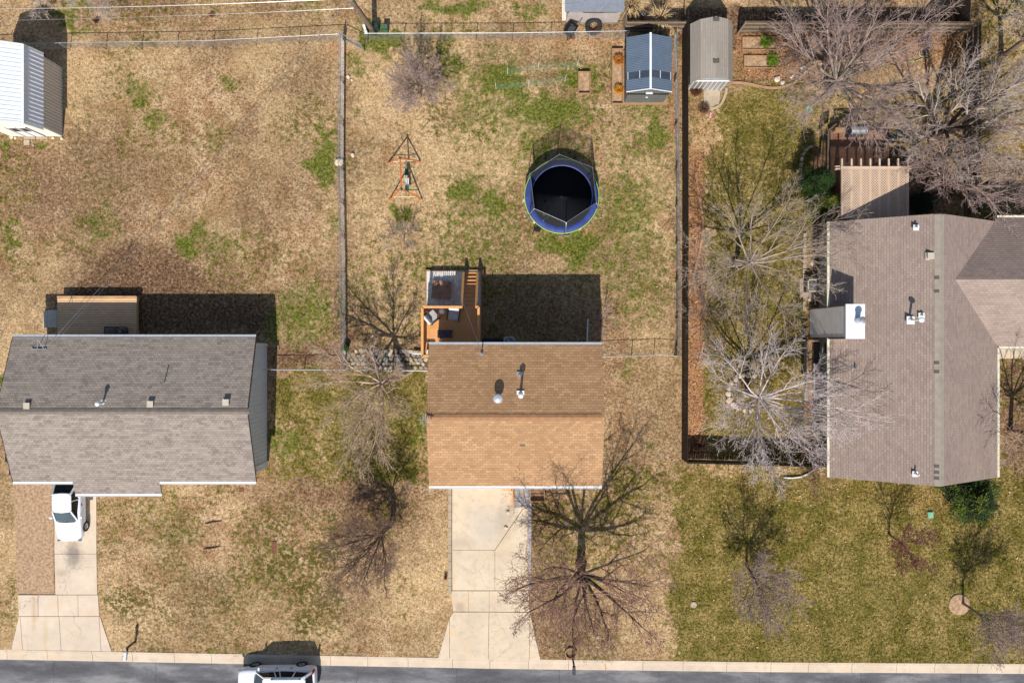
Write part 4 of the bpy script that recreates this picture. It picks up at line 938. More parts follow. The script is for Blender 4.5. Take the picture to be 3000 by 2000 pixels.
board_fence("weathered board fence at the top edge beside the old plank shed", [(1826, 94), (1826, -40)], 1.5, 1, posts=False)

# ---------------------------------------------------------------- decks
dA = thing("wooden_deck", "weathered brown wooden deck behind the grey shingled house", "deck", P(284, 930, 0))
mb = MB(); z = .55; a, c = P(168, 868, z), P(399, 992, z); y = a.y - .14
while y > c.y: mb.box(a.x, y, c.x, y - .118, z - .03, z + rng.uniform(-.004, .004)); y -= .142
mb.build("decking", "deck_old", dA)
mb = MB(); mb.box(a.x, a.y - .125, c.x, a.y + .02, z - .03, z + .035); mb.box(c.x + .002, a.y, c.x + .05, c.y, z - .2, z + .02); mb.build("edge_board", "deck_old_edge", dA)
mb = MB()
for xx in (a.x + .1, (a.x + c.x) / 2, c.x - .1):
    for yy in (a.y - .2, c.y + .4): mb.box(xx - .05, yy - .05, xx + .05, yy + .05, 0, z - .2)
mb.box(a.x + .02, a.y - .15, c.x - .02, a.y - .11, z - .2, z - .03); mb.build("frame", "timber", dA)
st = thing("deck_step", "pale grey plastic steps at the left end of the weathered deck", "steps", P(145, 933, 0))
mb = MB(); mb.ibox(125, 911, 139, 960, 0, .2); mb.build("lower_step", "plastic_bin", st, bevel=.02); mb = MB(); mb.ibox(139, 908, 167.5, 959, 0, .42); mb.build("upper_step", "plastic_bin", st, bevel=.02)
for k, (px, w_, lab) in enumerate(((320, 31, "navy slatted deck chair at the left on the weathered deck"), (352, 30, "navy slatted deck chair next to the round grill cover"))):
    t = thing("deck_chair", lab, "chair", P(px, 972, .55), "slatted chairs on the weathered deck"); c = P(px, 972, .9)
    mb = MB()
    for j in range(5): mb.box(c.x - .26, c.y - .27 + j * .115, c.x + .26, c.y - .2 + j * .115, .88, .91)
    mb.build("seat", "navy_plastic", t)
    mb = MB()
    for sx in (-.29, .29): mb.box(c.x + sx - .02, c.y - .3, c.x + sx + .02, c.y + .3, .87, .93)
    for sy in (-.32, .3): mb.box(c.x - .3, c.y + sy - .02, c.x + .3, c.y + sy + .02, .87, .93)
    mb.build("frame", "siding_dark", t)
    for sx in (-.27, .27):
        for sy in (-.27, .27): mb = MB(); mb.box(c.x + sx - .02, c.y + sy - .02, c.x + sx + .02, c.y + sy + .02, .55, .87); mb.build("leg", "siding_dark", t)
def kettle(label, px, py, z0, r):
    t = thing("kettle_grill", label, "grill", P(px, py, z0)); c = P(px, py, z0)
    mb = MB(); mb.lathe([(0.02, .38), (r * .6, .42), (r, .62), (r * 1.02, .66), (r * .96, .74), (r * .7, .88), (r * .3, .95), (0, .96)], c, 24); mb.build("kettle", "black_metal", t, smooth=True)
    mb = MB(); mb.obox(c + Vector((0, 0, 1.0)), (.14, .03, .03)); mb.build("handle", "chrome", t)
    for k in range(3):
        a_ = k * 2.094 + .5; mb = MB(); mb.tube([c + Vector((math.cos(a_) * r * .5, math.sin(a_) * r * .5, .42)), c + Vector((math.cos(a_) * r * 1.0, math.sin(a_) * r * 1.0, .0))], .014, 6, cap=True); mb.build("leg", "galvanised", t)
kettle("round black covered grill in the shade at the right end of the weathered deck", 378, 972, .55, .30)
kettle("black kettle grill beside the brown deck under bare branches", 2597, 415, .4, .28)

dB = thing("raised_deck", "raised orange wooden deck with railings and stairs behind the tan house", "deck", Q(-170, -35, 0))
z = 1.7; X0, X1 = Q(-250, 0).x, Q(-90, 0).x; y0, y1 = Q(0, -97).y, Q(0, 27).y
mb = MB(); y = y0
while y > y1 + .1: mb.box(X0, y, X1, y - .132, z - .03, z + rng.uniform(-.002, .002)); y -= .14
mb.box(X0, y1 - .26, Q(-212, 0).x, y1 - .02, z - .03, z)
mb.build("decking", "deck_orange", dB)
mb = MB(); mb.box(X0 - .03, y0 + .002, X1 + .03, y0 + .045, z - .22, z - .01); mb.box(X0 - .045, y0, X0 - .002, y1 - .3, z - .22, z - .01); mb.box(X1 + .002, y0, X1 + .045, y1, z - .22, z - .01); mb.build("rim_joist", "rail_orange", dB)
def railing(parent, a, b_, z0, z1=None, h=.95, bal=.125, m="rail_orange", capw=.14):
    z1 = z0 if z1 is None else z1; a, b_ = Vector((a[0], a[1], z0)), Vector((b_[0], b_[1], z1))
    mb = MB(); mb.bar(up(a, h), up(b_, h), capw, .035); mb.bar(up(a, h - .07), up(b_, h - .07), .04, .08); mb.bar(up(a, .1), up(b_, .1), .04, .08)
    rl = mb.build("railing", m, parent); mb = MB(); n = int((b_ - a).length / bal); an = math.atan2((b_ - a).y, (b_ - a).x)
    for i in range(1, n): c = a.lerp(b_, i / n); mb.obox(up(c, h / 2), (.035, .035, h - .16), an)
    if n > 1: mb.build("balusters", m, rl)
    for c in (a, b_): mb = MB(); mb.obox(up(c, (h - .02) / 2 - z0 / 2 if parent is dB and z0 > 1 else h / 2 - .02), (.09, .09, h + (z0 if parent is dB and z0 > 1 else 0) - .04), an); mb.build("post", m, parent)
xs_, xe_ = Q(-139, 0).x, Q(-99, 0).x
railing(dB, (X0 + .05, y1 - .28), (X0 + .05, y0 - .05), z); railing(dB, (X0 + .05, y0 - .05), (xs_, y0 - .05), z); railing(dB, (xe_, y0 - .05), (X1 - .05, y0 - .05), z); railing(dB, (X1 - .05, y0 - .05), (X1 - .05, y1), z); railing(dB, (X0 + .05, y1 - .28), (Q(-222, 0).x, y1 - .28), z)
stz = 9; yend = Q(0, -200).y
for i in range(stz):
    t = (i + .5) / stz; yy = y0 + .06 + (yend - y0) * t; zz = z - (i + 1) * z / (stz + 1); mb = MB(); mb.box(xs_ + .05, yy - .10, xe_ - .05, yy + .09, zz - .035, zz); mb.build("tread", "deck_orange", dB)
for xx in (xs_, xe_):
    mb = MB(); mb.bar((xx, y0, z - .12), (xx, yend, .06), .045, .26); mb.build("stringer", "rail_orange", dB); railing(dB, (xx, y0 + .02), (xx, yend - .05), z - .02, .1, .9)
gb = thing("gravel_bed", "timber framed grey gravel bed below the raised orange deck", "gravel bed", Q(-170, -150, 0))
gx0, gx1, gy0, gy1 = Q(-253, 0).x, Q(-88, 0).x, Q(0, 25).y, Q(0, -209).y
mb = MB(); mb.box(gx0 + .06, gy0, gx1 - .06, gy1 - .08, -.05, .07); mb.build("gravel", "gravel", gb)
for q in ((gx0, gy0, gx0 + .055, gy1 - .08), (gx1 - .055, gy0, gx1, gy1 - .08), (gx0, gy1 - .075, gx1, gy1)): mb = MB(); mb.box(*q, -.05, .16); mb.build("frame_board", "timber", gb)
mb = MB(); c = P(1293, 849, .38); mb.obox((c.x, c.y, .34), (1.18, 1.12, .06), R(-4)); mb.obox((c.x, c.y, .2), (1.02, .98, .25), R(-4))
one("fire_pit_cover", mb, "pit_cover", "square rusty brown fire pit cover standing on the grey gravel", "fire pit", bevel=.012)
def lounge(label, px, py, rz):
    t = thing("lounge_chair", label, "armchair", P(px, py, 1.7), "cushioned chairs on the orange deck")
    mb = MB(); mb.obox((0, .04, .36), (.62, .62, .14)); mb.build("seat_cushion", "fabric_grey", t, bevel=.04)
    mb = MB(); mb.obox((0, .36, .6), (.62, .16, .5), rx=R(-14)); mb.build("back_cushion", "fabric_pale", t, bevel=.05)
    mb = MB()
    for sx in (-.35, .35): mb.obox((sx, .05, .52), (.05, .7, .04)); mb.obox((sx, .05, .28), (.04, .68, .04))
    mb.obox((0, .42, .28), (.7, .04, .04)); mb.build("frame", "black_metal", t)
    for sx in (-.35, .35):
        for sy in (-.28, .38): mb = MB(); mb.obox((sx, sy, .26), (.045, .045, .52)); mb.build("leg", "black_metal", t)
    # children were built in world space; move them under the root's frame
    for k in [k for k in col.objects if k.parent == t]: k.data.transform(Matrix.Translation(t.location)); 
    t.rotation_euler = (0, 0, rz); return t
lounge("cushioned armchair turned diagonally in the deck's top left corner", 1270, 926, R(130)); lounge("cushioned armchair facing the house, right of the small round table", 1330, 925, R(-8))
t = thing("side_table", "small round white table between the two cushioned armchairs", "table", P(1294, 913, 1.7)); c = P(1294, 912, 2.1)
mb = MB(); mb.lathe([(.14, 0), (.15, .02), (.15, .0), (.17, .38), (0.16, .4), (0, .4)], Vector((c.x, c.y, 1.7)), 24); mb.build("table_body", "white_trim", t); mb = MB(); mb.lathe([(.08, .4), (.08, .47), (.0, .47)], Vector((c.x, c.y, 1.7)), 18); mb.build("candle", "barn_white", t)
t = thing("outdoor_bench", "long black slatted bench on the orange deck near the house", "bench", P(1303, 978, 1.7)); c = P(1303, 978, 2.1)
mb = MB()
for k in range(4): mb.box(c.x - .44, c.y - .22 + k * .115, c.x + .44, c.y - .12 + k * .115, 2.07, 2.1)
mb.build("seat", "navy_plastic", t)
for sx in (-.4, .4):
    for sy in (-.18, .18): mb = MB(); mb.box(c.x + sx - .03, c.y + sy - .03, c.x + sx + .03, c.y + sy + .03, 1.7, 2.07); mb.build("leg", "black_metal", t)
def ac_unit(label, px, py, s, h, m):
    t = thing("ac_unit", label, "air conditioner", P(px, py, 0)); c = P(px, py, h); w_ = s / 2
    mb = MB(); mb.box(c.x - w_, c.y - w_, c.x + w_, c.y + w_, .06, h - .06); mb.build("cabinet", m, t, bevel=.03)
    mb = MB(); zt = h - .055
    for k in range(4):
        a_ = k * math.pi / 2; mb.obox((c.x + math.cos(a_) * w_ * .9, c.y + math.sin(a_) * w_ * .9, zt), (w_ * .2, w_ * 2, .03), a_)
    mb.build("top_panel", "plastic_bin", t, bevel=.01)
    mb = MB(); mb.lathe([(w_ * .78, 0), (w_ * .78, .004)], (c.x, c.y, zt - .004), 28); mb.build("fan_well", "black_metal", t)
    mb = MB()
    for r_ in (.25, .45, .62, .78): mb.tube([Vector((c.x + w_ * r_ * math.cos(a_ * .2618), c.y + w_ * r_ * math.sin(a_ * .2618), zt + .03)) for a_ in range(25)], .008, 4)
    for k in range(12): a_ = k * .5236; mb.bar((c.x, c.y, zt + .03), (c.x + w_ * .8 * math.cos(a_), c.y + w_ * .8 * math.sin(a_), zt + .03), .01, .01)
    mb.build("fan_grille", "galvanised", t)
    mb = MB()
    for k in range(3): mb.obox((c.x + math.cos(k * 2.09) * w_ * .33, c.y + math.sin(k * 2.09) * w_ * .33, zt + .014), (w_ * .6, w_ * .25, .008), k * 2.09)
    mb.build("fan_blades", "chrome", t); return t
ac_unit("air conditioner on a concrete pad left of the brown house", 2386, 836, .78, .8, "siding_dark"); ac_unit("air conditioner in the shade behind the tan house", 1492, 1002, .7, .7, "galvanised")
mb = MB(); mb.ibox(2343, 816, 2402, 870, -.05, .1); one("concrete_pad", mb, "old_concrete", "square concrete pad under the air conditioner by the brown house", "slab", bevel=.01)
mb = MB(); c = P(1721, 970, .1); mb.obox((c.x, c.y, .12), (.09, 1.5, .08), R(-2)); mb.obox((c.x + .03, c.y - .78, .3), (.1, .08, .5)); one("downspout_extension", mb, "hose_white", "white downspout extension lying in the shade behind the tan house", "pipe", bevel=.01)
mb = MB(); mb.ibox(1413, 991, 1481, 993.5, .5, .55); mb.ibox(1415, 994, 1480, 1006, 0, .45); one("storage_box", mb, "navy_plastic", "dark blue storage box in the shade between raised deck and air conditioner", "box", bevel=.02)
mb = MB(); mb.ibox(1247, 1024, 1256, 1037, 1.7, 2.1); one("cooler_box", mb, "fabric_pale", "small pale box on the deck's narrow end beside the tan roof", "box", bevel=.02)

# right garden deck, pergola and grills
dC = thing("garden_deck", "dark brown wooden garden deck below the tan lattice pergola", "deck", P(2520, 500, 0)); z = .5
a, c = P(2433, 382, z), P(2604, 650, z); mb = MB(); y = a.y
while y > c.y: mb.box(a.x, y, c.x, y - .13, z - .03, z + rng.uniform(-.003, .003)); y -= .138
mb.build("decking", "deck_brown", dC)
mb = MB(); mb.prism([P(*q, z)[:2] for q in ((2432, 500), (2407, 520), (2412, 570), (2432, 590))][::-1][::-1], z - .1, z - .004); mb.build("side_platform", "deck_old", dC)
mb = MB(); mb.ibox(2385, 455, 2396, 525, 0, .2); mb.ibox(2396.5, 448, 2407, 520, 0, .38); mb.build("steps", "deck_brown", dC)
railing(dC, P(2410, 395, z)[:2], P(2407, 515, z)[:2], .5, None, .85, .1, "fence_wood", .1); railing(dC, P(2450, 374, z)[:2], P(2570, 372, z)[:2], .5, None, .8, .1, "fence_wood", .1); railing(dC, P(2410, 395, z)[:2], P(2432, 376, z)[:2], .5, None, .85, .1, "fence_wood", .1)
railing(dC, P(2446, 500, z)[:2], P(2446, 565, z)[:2], .5, None, .85, .1, "deck_brown", .12); railing(dC, P(2446, 592, z)[:2], P(2446, 635, z)[:2], .5, None, .85, .1, "deck_brown", .12)
pg = thing("pergola", "tan pergola with diagonal lattice roof against the brown house", "pergola", P(2560, 570, 0)); z = 2.6
for x_ in (2467, 2495, 2522.5, 2550, 2577, 2604, 2631.5, 2660):
    mb = MB(); p, q = P(x_, 465, z + .08), P(x_, 642, z + .08); mb.box(p.x - .045, q.y, p.x + .045, p.y, z - .02, z + .1); mb.build("rafter", "pergola_wood", pg)
for y_ in (487, 494): mb = MB(); mb.ibox(2448, y_ - 1.6, 2672, y_ + 1.6, z - .2, z - .025); mb.build("beam", "pergola_wood", pg)
mb = MB(); mb.ibox(2464, 487.5, 2661, 493.5, z + .1, z + .13); mb.build("lattice_edge", "pergola_wood", pg)
for x_ in (2462, 2658):
    mb = MB(); p = P(x_, 491, 1.3); mb.box(p.x - .05, p.y - .05, p.x + .05, p.y + .05, 0, z - .2); mb.build("post", "pergola_wood", pg)
p, q = P(2467, 493, z + .07), P(2660, 642, z + .07); x0_, x1_, ya_, yb_ = p.x, q.x, q.y, p.y; mb = MB(); pitch = .155
for sg, zz in ((1, z + .107), (-1, z + .114)):
    cmin, cmax = (x0_ - yb_ if sg > 0 else x0_ + ya_), (x1_ - ya_ if sg > 0 else x1_ + yb_); cc = cmin
    while cc < cmax:     # line x - sg*y = cc clipped to the roof rectangle
        pts_ = []
        for xx in (x0_, x1_):
            yy = (xx - cc) * sg
            if ya_ <= yy <= yb_: pts_.append((xx, yy))
        for yy in (ya_, yb_):
            xx = cc + sg * yy
            if x0_ < xx < x1_: pts_.append((xx, yy))
        if len(pts_) >= 2 and (Vector(pts_[0]) - Vector(pts_[1])).length > .05: mb.bar((*pts_[0], zz), (*pts_[1], zz), .05, .006)
        cc += pitch
mb.build("lattice", "pergola_wood", pg)
t = thing("gas_grill", "silver lidded gas grill at the top end of the brown garden deck", "grill", P(2517, 380, .5)); c = P(2517, 380, 1.3)
mb = MB(); mb.box(c.x - .5, c.y - .25, c.x + .5, c.y + .25, .55, 1.2); mb.build("cabinet", "black_metal", t)
mb = MB(); mb.lathe([(.0, -.48), (.24, -.48), (.24, .48), (0, .48)], (c.x, c.y, 1.2), 20, 'X'); mb.build("lid", "galvanised", t)
mb = MB(); mb.box(c.x - .72, c.y - .22, c.x - .51, c.y + .22, 1.15, 1.19); mb.box(c.x + .51, c.y - .22, c.x + .65, c.y + .22, 1.15, 1.19); mb.build("side_shelf", "black_plastic", t); mb = MB(); mb.box(c.x - .3, c.y - .34, c.x + .3, c.y - .3, 1.25, 1.28); mb.build("handle", "chrome", t)
mb = MB(); mb.ibox(2494, 396, 2506, 402, .5, .62); one("blue_tray", mb, "blue_plastic", "small blue tray on the brown deck in front of the gas grill", "tray", bevel=.01)
mb = MB(); mb.ibox(2448, 374, 2480, 383, .5, .95); one("bench_box", mb, "timber", "pale timber bench box left of the gas grill", "bench", bevel=.01)

# west side of the brown house: porch, rail, border blocks
sp = thing("side_porch", "grey boarded side porch with a pale slatted rail left of the brown house", "porch", P(2400, 1110, 0))
mb = MB(); y = P(0, 1064, .5).y; x0_, x1_ = P(2384, 0, .5).x, Q(898, 0).x
while y > P(0, 1168, .5).y: mb.box(x0_, y, x1_, y - .09, .45, .5); y -= .1
mb.build("decking", "weathered_wood", sp)
mb = MB(); mb.ibox(2368, 996, 2378.5, 1161, 1.32, 1.38); mb.ibox(2378.6, 996, 2405, 1001, 1.32, 1.38); mb.build("rail_cap", "timber", sp)
mb = MB()
for k in range(28): c = P(2373, 1000 + k * 5.9, .9); mb.box(c.x - .02, c.y - .02, c.x + .02, c.y + .02, .3, 1.32)
mb.build("balusters", "timber", sp)
mb = MB(); mb.ibox(2384, 1005, 2404, 1062, 0, .22); mb.build("steps", "siding_dark", sp)
mb = MB(); mb.ibox(2357, 998, 2367, 1175, -.02, .08); mb.build("curb", "old_concrete", sp)
mb = MB(); c = P(2417, 1110, .9); mb.lathe([(.12, -.4), (.2, 0), (.21, .02), (.15, .02), (0, 0)], c, 18); o = one("flower_pot", mb, "terracotta", "terracotta flower pot on the grey side porch", "flower pot")
for i, y_ in enumerate(list(range(690, 815, 15)) + list(range(874, 915, 14)) + [968, 982]):
    mb = MB(); mb.obox(Q(2356 - 1500 + rng.uniform(-1, 1), y_ - 1000, .05), (.2, .27, .14), rng.uniform(-.08, .08))
    one("border_block", mb, "old_concrete", "grey concrete border block in the row left of the brown house", "block", "border blocks left of the brown house", bevel=.012)
for k, (px, py, r_, lab) in enumerate(((2381, 770, .2, "large pale stone in the bed above the concrete pad"), (2377, 876, .24, "large pale stone in the bed just below the concrete pad"))):
    mb = MB(); mb.rock(Q(px - 1500, py - 1000), r_, .16, rng, srgb((206, 182, 152))); one("stone", mb, "stone_col", lab, "stone", flat_col=True)
mb = MB(); pts_ = [P(x, y, .06) for x, y in ((2297, 1398), (2320, 1399), (2345, 1396), (2365, 1388), (2380, 1378), (2390, 1370))]; mb.tube(pts_, .055, 10, cap=True); one("drain_hose", mb, "hose_white", "white ribbed drain hose curving over the grass from the brown house corner", "hose", smooth=True)

# ---------------------------------------------------------------- trampoline
T0 = Q(143, -417)
tr_ = thing("trampoline", "round trampoline with blue pad and black net enclosure", "trampoline", T0); c = Vector(T0)
mb = MB(); mb.lathe([(1.92, .86), (0, .83)], c, 48); mb.build("jumping_mat", "tramp_mat", tr_, smooth=True)
mb = MB(); mb.lathe([(1.84, .90), (1.9, .93), (2.18, .93), (2.25, .89), (2.22, .86), (1.9, .87), (1.84, .90)], c, 56); mb.build("safety_pad", "tramp_blue", tr_, smooth=True)
mb = MB(); mb.tube([c + Vector((2.27 * math.cos(k * math.pi / 28), 2.27 * math.sin(k * math.pi / 28), .87)) for k in range(57)], .028, 6); mb.build("frame_ring", "tramp_green", tr_, smooth=True)
tops = [P(x, y, 2.55) for x, y in ((1639, 452), (1736, 491), (1747, 594), (1659, 652), (1565, 611), (1553, 509))]
for k, p in enumerate(tops):
    d = (p - c); an = math.atan2(d.y, d.x); b0 = c + Vector((2.3 * math.cos(an), 2.3 * math.sin(an), 0))
    mb = MB(); mb.tube([b0, b0 + Vector((0, 0, 1.6)), p], .022, 8, cap=True); mb.build("net_pole", "galvanised", tr_, smooth=True)
    mb = MB(); u = Vector((-math.sin(an), math.cos(an), 0)) * .35; mb.tube([b0 + u + Vector((0, 0, .85)), b0 + u + Vector((0, 0, .03)), b0 - u + Vector((0, 0, .03)), b0 - u + Vector((0, 0, .85))], .022, 6, cap=True); mb.build("leg", "galvanised", tr_)
mb = MB(); rr_ = 1.9
for k in range(6):
    p, q = tops[k], tops[(k + 1) % 6]; a1_, a2_ = math.atan2((p - c).y, (p - c).x), math.atan2((q - c).y, (q - c).x)
    if a2_ > a1_: a2_ -= 2 * math.pi
    for i in range(6):
        t0, t1 = i / 6, (i + 1) / 6
        u0, u1 = p.lerp(q, t0), p.lerp(q, t1); b1, b2 = a1_ + (a2_ - a1_) * t0, a1_ + (a2_ - a1_) * t1
        mb.quad(c + Vector((rr_ * math.cos(b1), rr_ * math.sin(b1), .94)), c + Vector((rr_ * math.cos(b2), rr_ * math.sin(b2), .94)), u1 + Vector((0, 0, -.05)), u0 + Vector((0, 0, -.05)))
mb.build("safety_net", "net", tr_)
mb = MB()
for k in range(6): mb.tube([tops[k], tops[(k + 1) % 6]], .01, 5)
mb.build("net_rope", "galvanised", tr_)
mb = MB(); pts_ = [P(x, y, zz) for x, y, zz in ((1592, 647, 1.0), (1596, 641, 1.3), (1602, 637, 1.5), (1609, 635, 1.6))]; mb.tube(pts_, .014, 6); mb.build("zip_strap", "tramp_green", tr_)
mb = MB(); mb.obox(P(1593, 629, 1.9), (.16, .05, .1), R(-35)); mb.build("tag", "white_trim", tr_)
mb = MB(); p, q = P(1584, 658, .85), P(1571, 678, 0)
for s in (-.18, .18): mb.bar(p + Vector((s, 0, 0)), q + Vector((s, 0, 0)), .04, .04)
for k in range(4): e = q.lerp(p, .15 + k * .24); mb.obox(e, (.38, .12, .03), R(-20))
mb.build("ladder", "black_plastic", tr_)
for k, (x, y) in enumerate(((1566, 650), (1537, 586), (1698, 668))):
    mb = MB(); mb.rock(Q(x - 1500, y - 1000), .15, .12, rng, srgb((214, 190, 150))); one("stone", mb, "stone_col", ["pale stone at the trampoline rim beside its ladder", "pale stone at the left rim of the trampoline", "pinkish stone at the lower right rim of the trampoline"][k], "stone", flat_col=True)

# swing set
sw = thing("swing_set", "orange A-frame swing set with green seats in the middle yard", "swing set", Q(-325, -480))
t1, t2 = Q(-312, -514, 1.85), Q(-309, -429, 1.85); t1 = P(1172, 463, 1.85); t2 = P(1176, 553, 1.85)
mb = MB(); mb.tube([t1, t2], .04, 8, cap=True); mb.build("top_bar", "swing_orange", sw)
for tp, feet, cb in ((t1, ((1137, 478), (1232, 473)), 1), (t2, ((1140, 587), (1237, 584)), 1)):
    fs = [Q(x - 1500, y - 1000) for x, y in feet]
    for f_ in fs: mb = MB(); mb.tube([tp, f_], .042, 8, cap=True); mb.build("leg", "swing_orange", sw)
    mb = MB(); mb.tube([tp.lerp(fs[0], .72), tp.lerp(fs[1], .72)], .018, 6, cap=True); mb.build("cross_bar", "swing_pale", sw)
    mb = MB(); mb.lathe([(.07, -.07), (.07, .07)], tp, 10, 'Y'); mb.build("bracket", "swing_green", sw)
for k, (t_, m_, zz) in enumerate(((.28, "swing_green", .45), (.6, "white_trim", .5), (.86, "swing_green", .6))):
    c = t1.lerp(t2, t_) + Vector((.18, 0, 0)); mb = MB(); mb.obox((c.x, c.y, zz), (.2, .42, .04)); mb.obox((c.x - .1, c.y, zz + .07), (.03, .42, .14)); s_ = mb.build("swing_seat", m_, sw, bevel=.01)
    mb = MB()
    for s in (-.2, .2): mb.tube([(c.x, c.y + s, zz), (t1.lerp(t2, t_).x, c.y + s, 1.85)], .01, 4)
    mb.build("chain", "galvanised", s_)

# raised beds, planter, garden nets
def frame_bed(label, x0_, y0_, x1_, y1_, h=.2, cat="raised bed", m="timber", th=.045, fill="soil", rz=0):
    t = thing("raised_bed", label, cat, P((x0_ + x1_) / 2, (y0_ + y1_) / 2, 0)); p, q = P(x0_, y0_, h), P(x1_, y1_, h)
    for b4 in ((p.x, p.y, q.x, p.y - th), (p.x, q.y + th, q.x, q.y), (p.x, p.y - th - .002, p.x + th, q.y + th + .002), (q.x - th, p.y - th - .002, q.x, q.y + th + .002)): mb = MB(); mb.box(*b4, 0, h); mb.build("board", m, t)
    mb = MB(); mb.box(p.x + th + .002, p.y - th - .002, q.x - th - .002, q.y + th + .002, -.02, h * .3); mb.build("soil", fill, t); return t
frame_bed("small empty wooden frame bed on the weedy grass left of the blue shed", 1694, 209, 1730, 274, .28)
frame_bed("long timber planter holding two orange grasses beside the blue shed", 1793, 142, 1826, 304, .25, fill="mulch")
frame_bed("upper timber raised bed right of the garden shed", 2175, 108, 2276, 146, .13); frame_bed("lower timber raised bed right of the garden shed", 2180, 162, 2277, 199, .13)
frame_bed("small wooden planter box beside the front stoop of the tan house", 1553, 1425, 1596, 1470, .4, "planter", fill="patio_brick")
def garden_net(label, pts, h=.75):
    f = thing("garden_net", label, "fence", Q(pts[0][0] - 1500, pts[0][1] - 1000)); w_ = [Q(x - 1500, y - 1000) for x, y in pts]
    for p in w_: mb = MB(); mb.tube([p, up(p, 1.05)], .014, 6, cap=True); mb.build("stake", "white_trim", f)
    mb = MB()
    for a, b_ in zip(w_[:-1], w_[1:]):
        for k in range(9): z = .04 + k * .085; mb.tube([up(a, z), up(a.lerp(b_, .5), z - .02), up(b_, z)], .004, 3)
        n = int((b_ - a).length / .12)
        for i in range(n): e = a.lerp(b_, i / n); mb.tube([up(e, .03), up(e, h)], .003, 3)
    mb.build("netting", "mesh_green", f)
garden_net("lower green garden net fence on stakes across the weedy patch", [(1453, 261), (1549, 252), (1655, 238)]); garden_net("upper green garden net fence on stakes across the weedy patch", [(1487, 216), (1577, 202), (1690, 196)])

# ---------------------------------------------------------------- stones, edging, patio
for k in range(12):
    a_ = R(70 + k * 19); c = Q(690 + 58 * math.cos(a_), 150 - 52 * math.sin(a_)); mb = MB(); mb.rock(c, rng.uniform(.16, .24), .16, rng, srgb((226, 202, 168)))
    one("ring_stone", mb, "stone_col", "pale rough stone in the broken ring round the silvery bare tree", "stone", "stones ringing the silvery tree", flat_col=True)
for px, py, r_, lab in ((995, 476, .28, "large white rock against the long chain-link fence"), (1034, 455, .16, "small white rock right of the long chain-link fence, left of the swing set"), (1020, 226, .14, "pale yellow rock near the top of the long chain-link fence"), (1031, 235, .08, "tiny pale rock beside the yellow rock"), (2276, 232, .2, "round pale stone in the garden bed above the curved edging"), (2292, 243, .15, "square pale stone in the garden bed above the curved edging"), (2352, 200, .2, "tilted pale stone where the two curved edgings meet"), (2319, 226, .14, "small pale stone left of the curved edging bend")):
    mb = MB(); mb.rock(Q(px - 1500, py - 1000), r_, r_ * .8, rng, srgb((226, 208, 184))); one("stone", mb, "stone_col", lab, "stone", flat_col=True)
def strip(name, label, pts, w_, h_, m, cat="edging"):
    mb = MB(); q = [Q(x - 1500, y - 1000) for x, y in pts]
    fine_ = []
    for i in range(len(q) - 1):
        p0, p1, p2, p3 = q[max(i - 1, 0)], q[i], q[i + 1], q[min(i + 2, len(q) - 1)]
        for t in (0, .25, .5, .75): fine_.append(.5 * ((2 * p1) + (-p0 + p2) * t + (2 * p0 - 5 * p1 + 4 * p2 - p3) * t * t + (-p0 + 3 * p1 - 3 * p2 + p3) * t ** 3))
    fine_.append(q[-1]); Ls, Rs = [], []
    for i, p in enumerate(fine_):
        d = (fine_[min(i + 1, len(fine_) - 1)] - fine_[max(i - 1, 0)]).normalized(); s = Vector((-d.y, d.x, 0)) * w_ / 2; Ls.append(p + s); Rs.append(p - s)
    for i in range(len(fine_) - 1): mb.hexa([up(Rs[i], -.05), up(Rs[i + 1], -.05), up(Ls[i + 1], -.05), up(Ls[i], -.05)], [up(Rs[i], h_), up(Rs[i + 1], h_), up(Ls[i + 1], h_), up(Ls[i], h_)])
    return one(name, mb, m, label, cat)
strip("bed_edging", "curved tan edging running down beside the dark board fence", [(2038, 505), (2043, 550), (2052, 600), (2059, 650), (2056, 700), (2044, 760), (2034, 800), (2034, 840), (2040, 870)], .13, .06, "edging")
strip("bed_edging", "lower straight tan edging between the board fence and the stone ring", [(2062, 1000), (2055, 1030), (2040, 1082)], .13, .06, "edging")
strip("bed_edging", "wavy tan edging between the garden beds and the right lawn", [(2138, 243), (2185, 245), (2250, 258), (2290, 256), (2325, 244), (2350, 222), (2380, 196), (2430, 184), (2480, 178)], .14, .06, "edging")
strip("bed_edging", "curved tan edging around the round paver area at the far fence", [(2545, 145), (2590, 138), (2620, 148), (2650, 190), (2680, 220), (2735, 252)], .16, .06, "edging")
mb = MB(); mb.prism([Q(x - 1500, y - 1000)[:2] for x, y in ((2060, 247), (2098, 247), (2110, 275), (2106, 305), (2080, 316), (2062, 300))][::-1], -.02, .02); one("stepping_pad", mb, "old_concrete", "worn concrete pad in front of the garden shed door", "slab")
strip("pad_edging", "curved pale edging around the worn pad at the garden shed", [(2070, 318), (2092, 318), (2112, 306), (2124, 280), (2128, 258)], .16, .05, "old_concrete")
for k in range(7):
    a_ = R(110 + k * 17); mb = MB(); mb.obox(Q(887 + 42 * math.cos(a_), -514 - 58 * math.sin(a_), .06), (.17, .26, .14), math.atan2(math.sin(a_), math.cos(a_)))
    one("curved_border_block", mb, "old_concrete", "grey block in the curved border left of the brown garden deck steps", "block", "curved border by the garden deck", bevel=.015)
